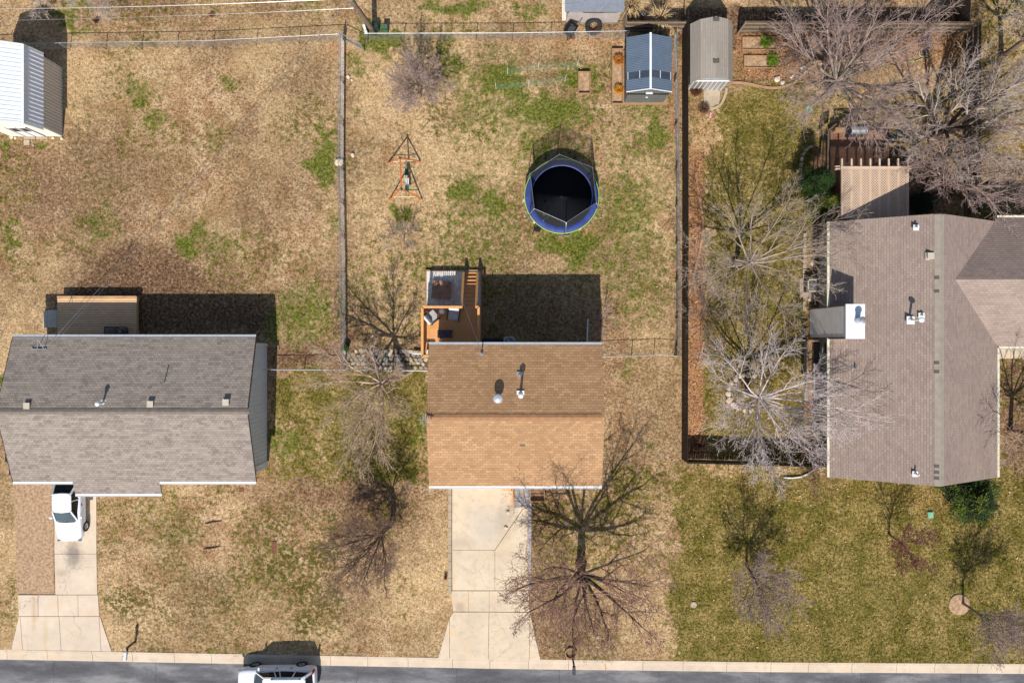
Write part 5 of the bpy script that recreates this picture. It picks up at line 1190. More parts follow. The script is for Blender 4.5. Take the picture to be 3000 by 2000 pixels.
# broken stone patio between the houses
k = 0; pr_ = random.Random(3)
for row in range(5):
    for cidx in range(17):
        x = 1014 + cidx * 14.6 + (row % 2) * 7 + pr_.uniform(-2, 2); y = 1028 + row * 12.3 + pr_.uniform(-2, 2)
        if (1015 < x < 1040 and row < 1) or x > 1254: continue
        cc = srgb([(212, 196, 168), (190, 176, 150), (202, 194, 180), (176, 160, 128), (160, 152, 146)][pr_.randint(0, 4)])
        mb = MB(); mb.rock(Q(x - 1500, y - 1000, -.01), pr_.uniform(.13, .2), pr_.uniform(.05, .1), pr_, cc, 7)
        one("patio_stone", mb, "stone_col", "rough pale slab in the broken stone patio left of the tan house", "stone", "broken stone patio", flat_col=True)
mb = MB(); pts_ = [P(x, y, .3) for x, y in ((1208, 1034), (1222, 1035), (1236, 1036))]; mb.tube(pts_, .06, 10, cap=True); one("drain_pipe", mb, "hose_white", "short cream drain pipe at the foot of the raised deck", "pipe")
# pavers and stones in front of the barn shed
for x0_, y0_, x1_, y1_, lab in ((72, 383, 105, 408, "long pale paver at the barn shed door, middle one"), (107, 385, 141, 408, "long pale paver at the barn shed door, right one"), (71, 410, 88, 426, "square pale paver set below the other barn pavers")):
    mb = MB(); mb.prism([Q(x - 1500, y - 1000)[:2] for x, y in ((x0_, y0_), (x1_, y0_), (x1_, y1_), (x0_, y1_))][::-1], 0, .06); one("paver", mb, "old_concrete", lab, "paver", bevel=.01)
for x, y, r_ in ((22, 384, .1), (36, 388, .14), (50, 392, .13), (34, 402, .14), (46, 405, .1), (58, 386, .1), (156, 405, .1), (182, 407, .11), (99, 427, .06)):
    mb = MB(); mb.rock(Q(x - 1500, y - 1000), r_, .1, rng, srgb((222, 204, 176))); one("stone", mb, "stone_col", "small pale stone scattered at the front of the white barn shed", "stone", "stones in front of the barn shed", flat_col=True)

# ---------------------------------------------------------------- front stoop of the tan house
sp = thing("front_stoop", "grey plank front stoop with orange handrail at the tan house driveway", "stoop", P(1530, 1450, 0))
mb = MB(); y = P(0, 1420, .3).y
while y > P(0, 1475, .3).y: mb.box(P(1504, 0, .3).x, y, P(1548, 0, .3).x, y - .13, 0, .3 - .002); y -= .137
mb.box(P(1504, 0, .15).x, P(0, 1476, .15).y, P(1547, 0, .15).x, P(0, 1486, .15).y, 0, .15); mb.build("steps", "weathered_wood", sp)
railing(sp, P(1501, 1426, 1.15)[:2], P(1501, 1483, 1.15)[:2], .2, None, .95, .14, "rail_orange", .12); railing(sp, P(1474, 1433, 1.15)[:2], P(1501, 1433, 1.15)[:2], .2, None, .95, .14, "rail_orange", .12)
for k, (x, y) in enumerate(((1489, 1499), (1482, 1544))): mb = MB(); mb.rock(Q(x - 1500, y - 1000, .03), .13, .1, rng, srgb((224, 200, 184))); one("stone", mb, "stone_col", ["pinkish stone on the driveway below the orange handrail", "flat white stone on the driveway further from the orange handrail"][k], "stone", flat_col=True)

# ---------------------------------------------------------------- mailboxes, covers, utility boxes
def mailbox(label, px, py, m, tx, ty, h=1.05):
    t = thing("mailbox", label, "mailbox", Q(px - 1500, py - 1000)); b0 = Q(px - 1500, py - 1000); tp = Vector((b0.x + tx, b0.y + ty, h))
    mb = MB(); mb.bar(b0, up(b0, h), .1, .1, up=(0, 1, 0)); mb.bar(up(b0, h - .12), tp - Vector((0, 0, .12)), .08, .08); mb.build("post", "black_metal", t)
    an = math.atan2(ty, tx); mb = MB(); n = 8
    M = Matrix.Translation(tp) @ Matrix.Rotation(an, 4, 'Z'); sec = [(-.09, 0), (.09, 0), (.09, .1)] + [(.09 * math.cos(a_ * math.pi / n), .1 + .09 * math.sin(a_ * math.pi / n)) for a_ in range(1, n)] + [(-.09, .1)]
    k = len(sec); mb.v += [tuple(M @ Vector((-.24, u, v_))) for u, v_ in sec] + [tuple(M @ Vector((.26, u, v_))) for u, v_ in sec]; mb.c += [(1, 1, 1)] * 2 * k
    mb.f += [tuple(range(k - 1, -1, -1)), tuple(range(k, 2 * k))] + [(i, (i + 1) % k, k + (i + 1) % k, k + i) for i in range(k)]; mb.build("box", m, t); 
    mb = MB(); mb.obox(tp + Vector((0, 0, .16)) + Vector((math.sin(an), -math.cos(an), 0)) * .1, (.03, .02, .12), an); mb.build("flag", "red_plastic", t); return t
mailbox("white mailbox on a black post by the left driveway apron", 397, 1877, "white_trim", -.03, -.42); mailbox("dark mailbox at the kerb beside the small brick ring", 1677, 1924, "utility_dark", .0, -.28, 1.1)
for k in range(11):
    a_ = k * 2 * math.pi / 11; mb = MB(); mb.obox(Q(172 + 16 * math.cos(a_), 912 - 15 * math.sin(a_), .05), (.1, .19, .14), a_); one("ring_brick", mb, "patio_brick", "pale brick in the small planting ring at the kerb below the big reddish tree", "brick", "small brick ring at the kerb", bevel=.01)
def lid(name, label, px, py, r_, m, sq=None, cat="utility cover"):
    mb = MB()
    if sq: mb.obox(Q(px - 1500, py - 1000, .03), (sq[0], sq[1], .08), sq[2]); mb.obox(Q(px - 1500, py - 1000, .08), (sq[0] * .8, sq[1] * .8, .03), sq[2])
    else: mb.lathe([(r_, -.02), (r_, .04), (r_ * .85, .06), (r_ * .3, .05), (0, .05)], Q(px - 1500, py - 1000), 20)
    return one(name, mb, m, label, cat, bevel=.005)
lid("manhole_lid", "round brown grey lid in the grass right of the big reddish tree", 2032, 1770, .2, "old_concrete"); lid("utility_cover", "teal rectangular utility cover on the front lawn near the dark evergreen", 2725, 1507, 0, "utility_teal", (.34, .38, .05)); lid("utility_cover", "teal oval utility cover on the right back lawn", 2371, 319, .2, "utility_teal")
mb = MB(); mb.prism([Q(x - 1500, y - 1000)[:2] for x, y in ((796, 1585), (810, 1586), (809, 1622), (795, 1620))][::-1], -.05, .012); one("soil_patch", mb, "rust", "rusty rectangular soil patch in the grass of the front left lawn", "utility cover"); lid("small_lid", "small round white cap among the reddish tree's branches near the kerb", 1749, 1866, .1, "white_trim"); mb = MB(); mb.prism([Q(x - 1500, y - 1000)[:2] for x, y in ((701, 1429), (715, 1430), (714, 1441), (700, 1440))][::-1], -.05, .012); one("soil_patch", mb, "rust", "small rusty square soil patch in the grass below the right gutter corner of the grey house", "utility cover")  # two rusty soil patches modelled as thin flat slabs
mb = MB(); mb.obox(Q(580, -661, .06), (.13, .36, .1), R(-8)); one("toy_board", mb, "pink_plastic", "small pink plastic toy board lying by the leaf bed near the garden shed", "toy", bevel=.03)
def ubox(label, px, py, sx, sy, h, m, rz=0, name="utility_box"):
    t = thing(name, label, "utility box", P(px, py, 0)); c = P(px, py, h); mb = MB(); mb.obox((c.x, c.y, h / 2), (sx, sy, h), rz); mb.build("cabinet", m, t, bevel=.03)
    mb = MB(); mb.obox((c.x, c.y, h + .02), (sx * 1.08, sy * 1.08, .04), rz)
    for k in range(4): mb.obox((c.x, c.y - sy * .54, h * (.2 + .18 * k)), (sx * .8, .02, .03), rz)
    mb.build("cover", m, t); return t
ubox("green louvered utility box right of the pole foot", 1126, 80, .34, .3, .62, "utility_green"); ubox("dark teal utility box just behind the pole foot", 1099, 76, .3, .26, .6, "utility_dark", R(25)); ubox("narrow white utility pedestal left of the pole foot", 1067, 80, .14, .28, .7, "white_trim", R(20))
pole = thing("utility_pole", "leaning wooden utility pole at the top edge above the chain-link gate", "utility pole", Q(-402, -902))
b0 = Q(-402, -902); tp = b0 + Vector((-.95, .1, 8.0)); mb = MB(); mb.tube([b0 + (tp - b0) * k / 8 for k in range(9)], [.17 - .008 * k for k in range(9)], 14, cap=True); mb.build("shaft", "pole_wood", pole, smooth=True)
at_ = b0 + (tp - b0) * .56; mb = MB(); mb.lathe([(.17, -.1), (.17, .1)], at_, 14); mb.obox(at_ + Vector((-.2, 0, .05)), (.4, .06, .06)); mb.build("bracket", "galvanised", pole)
def wire(label, a, b_, sag, r_=.011, m="chrome"):
    mb = MB(); a, b_ = Vector(a), Vector(b_); mb.tube([a.lerp(b_, t / 24) - Vector((0, 0, 4 * sag * (t / 24) * (1 - t / 24))) for t in range(25)], r_, 5); one("overhead_wire", mb, m, label, "wire")
wire("pale overhead wire from the pole to the back of the grey house", at_, P(150, 1000, 2.9), .35); wire("thin pale overhead wire from the pole to the mast on the tan roof", at_, P(1411, 1033, 5.05), .3, .009); wire("pale overhead wire crossing the top left corner from the pole", at_, P(-60, 27, 4.8), .25, .016)
wire("thin overhead cable below the upper one at the top left", at_ + Vector((0, 0, -1.2)), P(-60, 62, 3.2), .2, .007); wire("thin overhead cable leaving the pole to the right along the top edge", at_ + Vector((0, 0, -1.2)), P(1700, 8, 3.4), .3, .007)
wire("thin companion wire beside the drop wire to the grey house", at_ + Vector((.05, 0, -.2)), P(158, 1004, 2.7), .5, .006)

# ---------------------------------------------------------------- tyre, wheelbarrow, pipes
t = thing("tractor_tyre", "big black tyre leaning on the weathered plank shed", "tyre", Q(237, -925)); rot = Matrix.Rotation(R(38), 4, 'X'); c = Q(237, -914, .42)
prf = [(.27, -.11), (.33, -.15), (.44, -.15), (.49, -.1), (.5, 0), (.49, .1), (.44, .15), (.33, .15), (.27, .11)]
mb = MB(); mb.lathe(prf + [prf[0]], c, 40, rot=rot)
for k in range(24):
    a_ = k * math.pi / 12; M = Matrix.Translation(c) @ rot @ Matrix.Rotation(a_, 4, 'Z')
    q4 = [(.485, -.03), (.525, -.03), (.525, .03), (.485, .03)]; mb.hexa([M @ Vector((x, y, -.12)) for x, y in q4], [M @ Vector((x, y, .12)) for x, y in q4])
mb.build("rubber_tyre", "rubber", t, smooth=False); mb = MB(); mb.lathe([(.268, -.1), (.255, -.05), (.255, .05), (.268, .1)], c, 32, rot=rot, open_=True); mb.build("inner_rim", "tyre_red", t)
t = thing("wheelbarrow", "black wheelbarrow tipped over against the chain fence beside the plank shed", "wheelbarrow", Q(172, -905)); c = Q(174, -908, .35)
M = Matrix.Translation(c) @ Matrix.Rotation(R(-35), 4, 'Z') @ Matrix.Rotation(R(35), 4, 'X')
def loftbox(mb, M, bot, top): mb.hexa([M @ Vector(p) for p in bot], [M @ Vector(p) for p in top])
mb = MB()
bo, to = [(-.2, -.3, 0), (.2, -.3, 0), (.2, .25, 0), (-.2, .25, 0)], [(-.32, -.42, .25), (.32, -.42, .25), (.32, .45, .25), (-.32, .45, .25)]
for k in range(4): j = (k + 1) % 4; mb.quad(M @ Vector(bo[k]), M @ Vector(bo[j]), M @ Vector(to[j]), M @ Vector(to[k]))
mb.quad(*[M @ Vector(p) for p in bo]); o = mb.build("tray", "black_plastic", t); so2 = o.modifiers.new("thick", 'SOLIDIFY'); so2.thickness = .02
for s in (-.24, .24): mb = MB(); mb.tube([M @ Vector((s * .4, -.55, -.1)), M @ Vector((s, .1, -.05)), M @ Vector((s, .9, .05))], .018, 6, cap=True); mb.build("handle", "black_metal", t)
mb = MB(); mb.lathe([(.1, -.04), (.17, -.05), (.19, 0), (.17, .05), (.1, .04)], M @ Vector((0, -.6, -.1)), 20, rot=None, axis='X'); mb.build("wheel", "rubber", t)
mb = MB()
for x_ in (-.11, .1): 
    mb.obox(c + Vector((x_, -.45, -.2)), (.2, .2, .12), .4)
one("firewood_scraps", mb, "rust", "reddish wood scraps spilling out in front of the wheelbarrow", "wood scraps")
for k in range(5):
    mb = MB(); x = 148 + k * 3.1; mb.tube([Q(x, -938, .05), Q(x - 3, -1100, 1.6 + .1 * k)], .028, 8, cap=True); one("white_pipe", mb, "white_trim" if k % 2 == 0 else "cream_trim", "long white pipe leaning in a bundle left of the weathered plank shed", "pipe", "bundle of white pipes")
mb = MB(); mb.lathe([(.05, 0), (.12, .05), (.13, .3), (.0, .32)], Q(384, -952), 14); one("dark_bucket", mb, "galvanised", "small pale bucket behind the board fence in the shade at the top", "bucket")
# far garden corner: scooter and hose
mb = MB(); mb.tube([P(x, y, .06) for x, y in ((2722, 106), (2718, 125), (2720, 140), (2717, 158))], .03, 6, cap=True); one("blue_hose", mb, "blue_plastic", "bright blue hose hanging near the back fence corner", "hose")
mb = MB(); mb.tube([P(x, y, .06) for x, y in ((2660, 180), (2680, 180), (2700, 173), (2718, 164))], .022, 6, cap=True); one("yellow_hose", mb, "tramp_green", "yellow green hose trailing below the hoop by the back fence", "hose")
mb = MB(); mb.tube([Q(1201 + 11 * math.cos(a_ * .35), -843 - 11 * math.sin(a_ * .35), .08) for a_ in range(19)], .03, 6); one("coiled_hoop", mb, "plastic_bin", "pale round hoop on the leaves near the back fence corner", "hoop")
for k, (x, y) in enumerate(((2676, 200), (2692, 195), (2706, 208), (2688, 214), (2722, 200), (2740, 215))): 
    mb = MB(); mb.rock(Q(x - 1500, y - 1000, -.02), .2, .05, rng, srgb((186, 154, 112)), 6); one("flagstone", mb, "stone_col", "tan flagstone in the paved corner near the back fence", "stone", "tan flagstones near the back fence", flat_col=True)
for k, (x, y, r_) in enumerate(((2640, 394, .35), (2660, 405, .22))): mb = MB(); mb.rock(Q(x - 1500, y - 1000), r_, .2, rng, srgb((150, 142, 132))); one("boulder", mb, "stone_col", ["large flat grey boulder right of the kettle grill", "smaller grey boulder touching the large flat one"][k], "stone", flat_col=True)
mb = MB(); mb.obox(P(2715, 388, .2), (.25, .12, .1), .5); one("red_toy", mb, "red_plastic", "small red toy on the pale gravel below the forked tree shadow", "toy", bevel=.02)

# ---------------------------------------------------------------- vehicles
def ring_loft(mb, secs, caps=True):
    i0 = len(mb.v); n = len(secs[0])
    for s in secs: mb.v += [tuple(p) for p in s]; mb.c += [(1, 1, 1)] * n
    for k in range(len(secs) - 1):
        for j in range(n): a = i0 + k * n + j; b_ = i0 + k * n + (j + 1) % n; mb.f.append((a, b_, b_ + n, a + n))
    if caps: mb.f.append(tuple(range(i0 + n - 1, i0 - 1, -1))); mb.f.append(tuple(range(i0 + (len(secs) - 1) * n, i0 + len(secs) * n)))
def subd(o, l=2):
    s = o.modifiers.new("sub", 'SUBSURF'); s.levels = l; s.render_levels = l; o.data.polygons.foreach_set("use_smooth", [True] * len(o.data.polygons))
def wheel(root, x, y, r_, w_, side):
    c = Vector((x, y, r_)); rot = Matrix.Rotation(R(90), 4, 'X')   # axle along Y
    mb = MB(); mb.lathe([(r_ * .62, -w_ / 2), (r_ * .93, -w_ / 2), (r_, -w_ * .3), (r_, w_ * .3), (r_ * .93, w_ / 2), (r_ * .62, w_ / 2), (r_ * .62, -w_ / 2)], c, 28, rot=rot)
    wl = mb.build("wheel", "rubber", root)
    mb = MB(); mb.lathe([(r_ * .6, -w_ * .42), (r_ * .6, w_ * .42)], c, 24, rot=rot)
    for k in range(5):
        a_ = k * 1.2566; mb.bar(c + Vector((0, side * w_ * .46, 0)), c + Vector((r_ * .55 * math.cos(a_), side * w_ * .44, r_ * .55 * math.sin(a_))), .07, .03)
    mb.build("rim", "chrome", wl)
def car(label, loc, rz, L_, W_, spec):
    """+X is the nose"""
    root = thing(spec["name"], label, "car"); w_ = W_ / 2
    def sec(x, hw, zb, zs, zt, tum=.9): return [(x, -hw * .94, zb), (x, -hw, zb + .12), (x, -hw, zs), (x, -hw * tum, zt), (x, -hw * .45, zt + .025), (x, hw * .45, zt + .025), (x, hw * tum, zt), (x, hw, zs), (x, hw, zb + .12), (x, hw * .94, zb)]
    mb = MB(); ring_loft(mb, [sec(*[s * (1 if i != 1 else w_) for i, s in enumerate(q)]) for q in spec["hull"]]); o = mb.build("body", spec["paint"], root); subd(o)
    b0, t0 = spec["cab_base"], spec["cab_top"]; zb, zt = spec["belt"], spec["roof"]; wb, wt = w_ * .86, w_ * spec.get("tw", .66)
    mb = MB(); ring_loft(mb, [[(b0[0], -wb * .9, zb), (b0[1], -wb * .9, zb), (b0[1], wb * .9, zb), (b0[0], wb * .9, zb)][:0] or
        [(b0[0], -wb * .86, zb), (b0[0] * .5 + b0[1] * .5, -wb, zb), (b0[1], -wb * .86, zb), (b0[1] + .06, 0, zb), (b0[1], wb * .86, zb), (b0[0] * .5 + b0[1] * .5, wb, zb), (b0[0], wb * .86, zb), (b0[0] - .06, 0, zb)][::-1],
        [(t0[0], -wt * .92, zt), (t0[0] * .5 + t0[1] * .5, -wt, zt + .02), (t0[1], -wt * .92, zt), (t0[1] + .04, 0, zt + .01), (t0[1], wt * .92, zt), (t0[0] * .5 + t0[1] * .5, wt, zt + .02), (t0[0], wt * .92, zt), (t0[0] - .04, 0, zt + .01)][::-1]])
    mb.build("windows", "dark_glass", root)
    mb = MB(); e = .012   # windscreen sits proud of the dark glasshouse
    def lp(u, v_, f): return Vector(u).lerp(Vector(v_), f)
    A0, B0, A1, B1 = (b0[1] + e, -wb * .82, zb + .03), (b0[1] + e, wb * .82, zb + .03), (t0[1] + e, -wt * .86, zt - .01), (t0[1] + e, wt * .86, zt - .01)
    M0, M1 = (b0[1] + .06 + e, 0, zb + .03), (t0[1] + .04 + e, 0, zt)
    mb.quad(A0, M0, M1, A1); mb.quad(M0, B0, B1, M1); mb.build("windscreen", "car_glass", root)
    mb = MB(); r_ = .035
    ring_loft(mb, [[(t0[0] - .05, -wt * .8, zt), (t0[0] - .09, 0, zt), (t0[0] - .05, wt * .8, zt), (t0[0] + .1, wt * 1.03, zt), (t0[1] - .1, wt * 1.03, zt), (t0[1] + .03, wt * .8, zt), (t0[1] + .07, 0, zt), (t0[1] + .03, -wt * .8, zt), (t0[1] - .1, -wt * 1.03, zt), (t0[0] + .1, -wt * 1.03, zt)][::-1],
        [(t0[0] - .02, -wt * .74, zt + .045), (t0[0] - .04, 0, zt + .06), (t0[0] - .02, wt * .74, zt + .045), (t0[0] + .12, wt * .93, zt + .045), (t0[1] - .12, wt * .93, zt + .045), (t0[1] - .02, wt * .74, zt + .045), (t0[1], 0, zt + .06), (t0[1] - .02, -wt * .74, zt + .045), (t0[1] - .12, -wt * .93, zt + .045), (t0[0] + .12, -wt * .93, zt + .045)][::-1]])
    mb.build("roof", spec["paint"], root)
    for s in (-1, 1):
        mb = MB(); mb.bar((b0[1] - .02, s * wb * .9, zb), (t0[1] - .02, s * wt * .97, zt + .015), .07, .06); mb.bar((b0[0] + .02, s * wb * .9, zb), (t0[0] + .02, s * wt * .97, zt + .015), spec.get("cp", .12), .06)
        for xp in spec["pillars"]: 
            f = (xp - b0[0]) / (b0[1] - b0[0]); mb.bar((xp, s * (wb + .012), zb - .02), (t0[0] + (t0[1] - t0[0]) * f, s * (wt + .012), zt + .01), .06, .03)
        mb.build("pillar", spec["paint"], root)
    for x_ in spec["axles"]:
        for s in (-1, 1): wheel(root, x_, s * (w_ - .1), spec["wr"], .21, s)
    for s in (-1, 1):
        mb = MB(); mb.obox((b0[1] - .22, s * (w_ + .04), zb + .06), (.12, .22, .13)); mb.build("mirror", spec["paint"], root, bevel=.03)
        mb = MB(); mb.obox((L_ / 2 - .1, s * w_ * .72, spec["hz"]), (.16, .26, .1), s * -.35); mb.build("headlight", "chrome", root, bevel=.03)
        mb = MB(); mb.obox((-L_ / 2 + .09, s * w_ * .84, spec["tz"]), (.12, .16, spec["th"]), s * .3); mb.build("taillight", "tail_red", root, bevel=.02)
        for hx in spec["handles"]: mb = MB(); mb.obox((hx, s * (w_ + .012), zb - .13), (.16, .03, .04)); mb.build("door_handle", "black_plastic", root)
    mb = MB(); mb.bar((b0[1] + .07, -.5, zb + .045), (b0[1] + .1, .1, zb + .045), .025, .02); mb.bar((b0[1] + .08, .05, zb + .045), (b0[1] + .08, .55, zb + .045), .025, .02); mb.build("wiper", "black_plastic", root)
    if spec.get("rack"):
        for s in (-1, 1): mb = MB(); mb.bar((t0[0] + .2, s * wt * .88, zt + .1), (t0[1] - .5, s * wt * .88, zt + .1), .04, .04); mb.obox((t0[0] + .25, s * wt * .88, zt + .06), (.1, .05, .06)); mb.obox((t0[1] - .55, s * wt * .88, zt + .06), (.1, .05, .06)); mb.build("roof_rail", "black_metal", root)
        mb = MB()
        for k in range(-2, 3): mb.bar((t0[0] + .25, k * .16, zt + .064), (t0[1] - .5, k * .16, zt + .064), .02, .012)
        mb.build("roof_rib", spec["paint"], root)
    root.location = loc; root.rotation_euler = (0, 0, rz); return root
car("white sedan parked nose out beside the grey shingled house", P(221, 1474, 0), R(-89), 4.4, 1.72, dict(name="sedan", paint="car_white",
    hull=[(-2.2, .74, .42, .62, .78), (-2.12, .88, .3, .68, .9), (-1.7, .98, .24, .74, .95), (-.9, 1.0, .22, .78, .96), (.3, 1.0, .22, .78, .95), (.95, .99, .22, .76, .93), (1.6, .95, .24, .7, .84), (2.05, .82, .3, .6, .72), (2.18, .6, .38, .54, .62)],
    cab_base=(-1.42, .86), cab_top=(-.86, .2), belt=.93, roof=1.38, pillars=(-.45,), axles=(-1.35, 1.35), wr=.32, hz=.63, tz=.76, th=.14, handles=(-.1, -.95), cp=.1))
car("white sport utility vehicle parked at the kerb with its tail to the right", Vector((P(809, 0, .8).x, -(ky(810) + 58 + 4 - 1000) / S - .06, -.12)), R(180.4), 4.85, 1.84, dict(name="parked_suv", paint="suv_white", rack=True, tw=.74,
    hull=[(-2.42, .84, .4, .7, .98), (-2.34, .94, .32, .8, 1.06), (-1.8, 1.0, .28, .84, 1.08), (0, 1.0, .28, .84, 1.07), (1.1, 1.0, .28, .84, 1.05), (1.5, .98, .3, .82, 1.0), (2.2, .9, .34, .76, .92), (2.42, .72, .4, .66, .8)],
    cab_base=(-2.25, 1.2), cab_top=(-1.95, .55), belt=1.06, roof=1.66, pillars=(-1.25, -.25, .1), axles=(-1.42, 1.45), wr=.37, hz=.78, tz=1.1, th=.42, handles=(-.05, -.95), cp=.16))

t = thing("trash_bin", "dark lidded bin at the left picture edge beside the grey house", "bin", P(20, 1325, 0)); a, b_ = P(13, 1300, .9), P(29, 1353, .9)
mb = MB(); mb.hexa([(a.x + .05, b_.y + .05, 0), (b_.x - .05, b_.y + .05, 0), (b_.x - .05, a.y - .05, 0), (a.x + .05, a.y - .05, 0)], [(a.x, b_.y, .85), (b_.x, b_.y, .85), (b_.x, a.y, .85), (a.x, a.y, .85)]); mb.build("bin_body", "siding_dark", t, bevel=.02)
mb = MB(); mb.box(a.x + .04, b_.y + .01, b_.x + .02, a.y - .01, .86, .91); mb.build("lid", "black_plastic", t, bevel=.015)
mb = MB(); mb.ibox(25, 1360, 36, 1392, 0, .35); one("plastic_tub", mb, "navy_plastic", "small blue grey tub below the dark bin at the left picture edge", "tub", bevel=.03)

# ---------------------------------------------------------------- bare trees
def nrm(v):
    l = math.sqrt(v[0] ** 2 + v[1] ** 2 + v[2] ** 2) or 1e-9; return (v[0] / l, v[1] / l, v[2] / l)
def grow(out, p, d, L_, r, lvl, T, g):
    """one branch and, recursively, everything that leaves it"""
    ml = T['levels']; ns = (6, 5, 4, 3, 2)[min(lvl, 4)]; wig = T['wig'][min(lvl, 4)]; tr = T['trop'][min(lvl, 4)]
    pts = [p]; rad = [r]; dirs = [d]
    for i in range(ns):
        d = nrm((d[0] + g.gauss(0, wig), d[1] + g.gauss(0, wig), d[2] + g.gauss(0, wig) * .8 + tr))
        s = L_ / ns; p = (p[0] + d[0] * s, p[1] + d[1] * s, p[2] + d[2] * s)
        if p[2] < .15: p = (p[0], p[1], .15); d = nrm((d[0], d[1], abs(d[2])))
        pts.append(p); rad.append(max(r * (1 - .68 * (i + 1) / ns), T['rmin'])); dirs.append(d)
    out[0 if lvl <= 1 else 1].tube(pts, rad, (8, 6, 5, 3, 3)[min(lvl, 4)])
    if lvl >= ml: return
    nc = T['n'][lvl]; nc = nc if isinstance(nc, int) else g.randint(*nc); ph = g.uniform(0, 6.28)
    for k in range(nc + 1):
        last = k == nc
        t = 1.0 if last else T['start'][lvl] + (1 - T['start'][lvl]) * (k + g.random() * .8) / nc
        t = min(t, 1.0); f = t * ns; i = min(int(f), ns - 1); u = f - i
        q = tuple(pts[i][j] + (pts[i + 1][j] - pts[i][j]) * u for j in range(3)); b = dirs[i + 1]
        ax = (0, 0, 1) if abs(b[2]) < .9 else (1, 0, 0)
        e = nrm((b[1] * ax[2] - b[2] * ax[1], b[2] * ax[0] - b[0] * ax[2], b[0] * ax[1] - b[1] * ax[0])); h = (b[1] * e[2] - b[2] * e[1], b[2] * e[0] - b[0] * e[2], b[0] * e[1] - b[1] * e[0])
        az = ph + k * 2.4 + g.uniform(-.5, .5); an = R(g.uniform(*T['ang'][lvl])) * (.4 if last else 1)
        ca, sa, cz, sz = math.cos(an), math.sin(an), math.cos(az), math.sin(az)
        nd = nrm(tuple(b[j] * ca + (e[j] * cz + h[j] * sz) * sa for j in range(3)))
        rr = (rad[i] + (rad[i + 1] - rad[i]) * u) * (.85 if last else T['rk'])
        grow(out, q, nd, L_ * T['ratio'][lvl] * (1.1 - .45 * t) * g.uniform(.75, 1.2), max(rr, T['rmin']), lvl + 1, T, g)
BASE = dict(levels=4, wig=(.05, .12, .16, .2, .2), trop=(.02, .05, .04, .02, .02), n=((5, 6), (5, 6), (5, 6), (4, 5)), start=(.3, .25, .15, .1), ang=((35, 60), (30, 60), (30, 65), (30, 70)), ratio=(.8, .55, .5, .5), rk=.6, rmin=.006)
def bare_tree(label, px, py, limbs, r0, bark, twig, seed, T=None, trunk=None, name="bare_tree", cat="tree", group=None, buds=None):
    """trunk = [(px, py, z)...] seen positions; limbs = list of (plan dx m, dy m, dz m) tips measured from the crotch, or a count"""
    g = random.Random(seed); TT = dict(BASE); TT.update(T or {}); root = thing(name, label, cat, Q(px - 1500, py - 1000), group)
    a, b_ = MB(), MB(); base = Q(px - 1500, py - 1000, -.05)
    tk = [base] + [P(*q) for q in trunk]
    fine_ = [tk[0]]
    for i in range(1, len(tk)):
        for t in (.33, .66, 1.0): fine_.append(tk[i - 1].lerp(tk[i], t) + Vector((g.gauss(0, .012), g.gauss(0, .012), 0)))
    n = len(fine_); a.tube(fine_, [r0 * (1.35 if i == 0 else 1.0 - .3 * i / n) for i in range(n)], 10)
    top = tuple(fine_[-1]); rt = r0 * .7
    for (dx, dy, dz, k) in limbs:
        L_ = math.sqrt(dx * dx + dy * dy + dz * dz); f = g.uniform(.0, .12)
        q = tuple(Vector(top).lerp(fine_[-2], f * 2)); d = nrm((dx, dy, dz)); r = rt * k
        grow((a, b_), q, d, L_, r, 1, TT, g)
    a.build("trunk", bark, root, smooth=True); b_.build("crown", twig, root)
    if buds:
        c = MB(); vs = b_.v
        for _ in range(buds[1]):
            v = vs[g.randrange(len(vs))]; s = g.uniform(.015, .03); o1 = Vector(v) + Vector((g.gauss(0, .03), g.gauss(0, .03), g.gauss(0, .03))); c.quad(o1 + Vector((-s, 0, 0)), o1 + Vector((0, -s, s * .5)), o1 + Vector((s, 0, 0)), o1 + Vector((0, s, -s * .5)))
        c.build("buds", buds[0], root)
    return root
def radial(n, rad, rise, seed, ph=0, jit=.3, k=.6, sq=(1, 1)):
    g = random.Random(seed); o = []
    for i in range(n):
        a = ph + i * 2 * math.pi / n + g.uniform(-jit, jit); r = rad * g.uniform(.75, 1.1); o.append((r * math.cos(a) * sq[0], r * math.sin(a) * sq[1], rise * g.uniform(.6, 1.2), k * g.uniform(.75, 1.1)))
    return o
# big reddish tree in front of the tan house: limbs follow the photographed ones
big = dict(n=(0, (6, 7), (5, 6), (5, 6), (3, 4)), levels=4, ratio=(0, .5, .52, .55, .5), start=(0, .3, .15, .1, .1), ang=((0, 0), (28, 55), (30, 60), (30, 70), (30, 70)), wig=(.05, .1, .15, .2, .2), trop=(.0, .03, .03, .01, .0), rmin=.0065)
bare_tree("large bare tree with reddish twigs spreading over the middle driveway and front lawn", 1702, 1652,
    [(-3.9, -.1, 1.8, .60), (-2.6, -2.2, 2.2, .56), (-1.5, -2.8, 2.6, .44), (1.5, -2.9, 2.2, .56), (3.1, -2.6, 2.2, .60), (3.7, .5, 2.2, .56), (2.8, 2.0, 3.8, .48), (-2.4, 1.8, 3.8, .48), (-2.6, 2.0, 6.0, .50), (-1.2, 1.7, 6.8, .50), (-2.4, .6, 5.4, .42), (2.2, .8, 4.4, .38), (.1, -2.6, 2.6, .36)],
    .30, "bark_dark", "twig_red", 12, big, trunk=[(1703, 1666, 1.0), (1705, 1684, 2.3)], buds=("twig_red", 7000))
md = dict(n=(0, (6, 7), (6, 7), (5, 6), 0), levels=4, ratio=(0, .5, .52, .5, .5), start=(0, .25, .15, .1, .1), ang=((0, 0), (20, 44), (22, 48), (25, 55), (30, 60)), wig=(.05, .075, .1, .13, .2), trop=(.0, .04, .03, .02, .0), rmin=.0065)
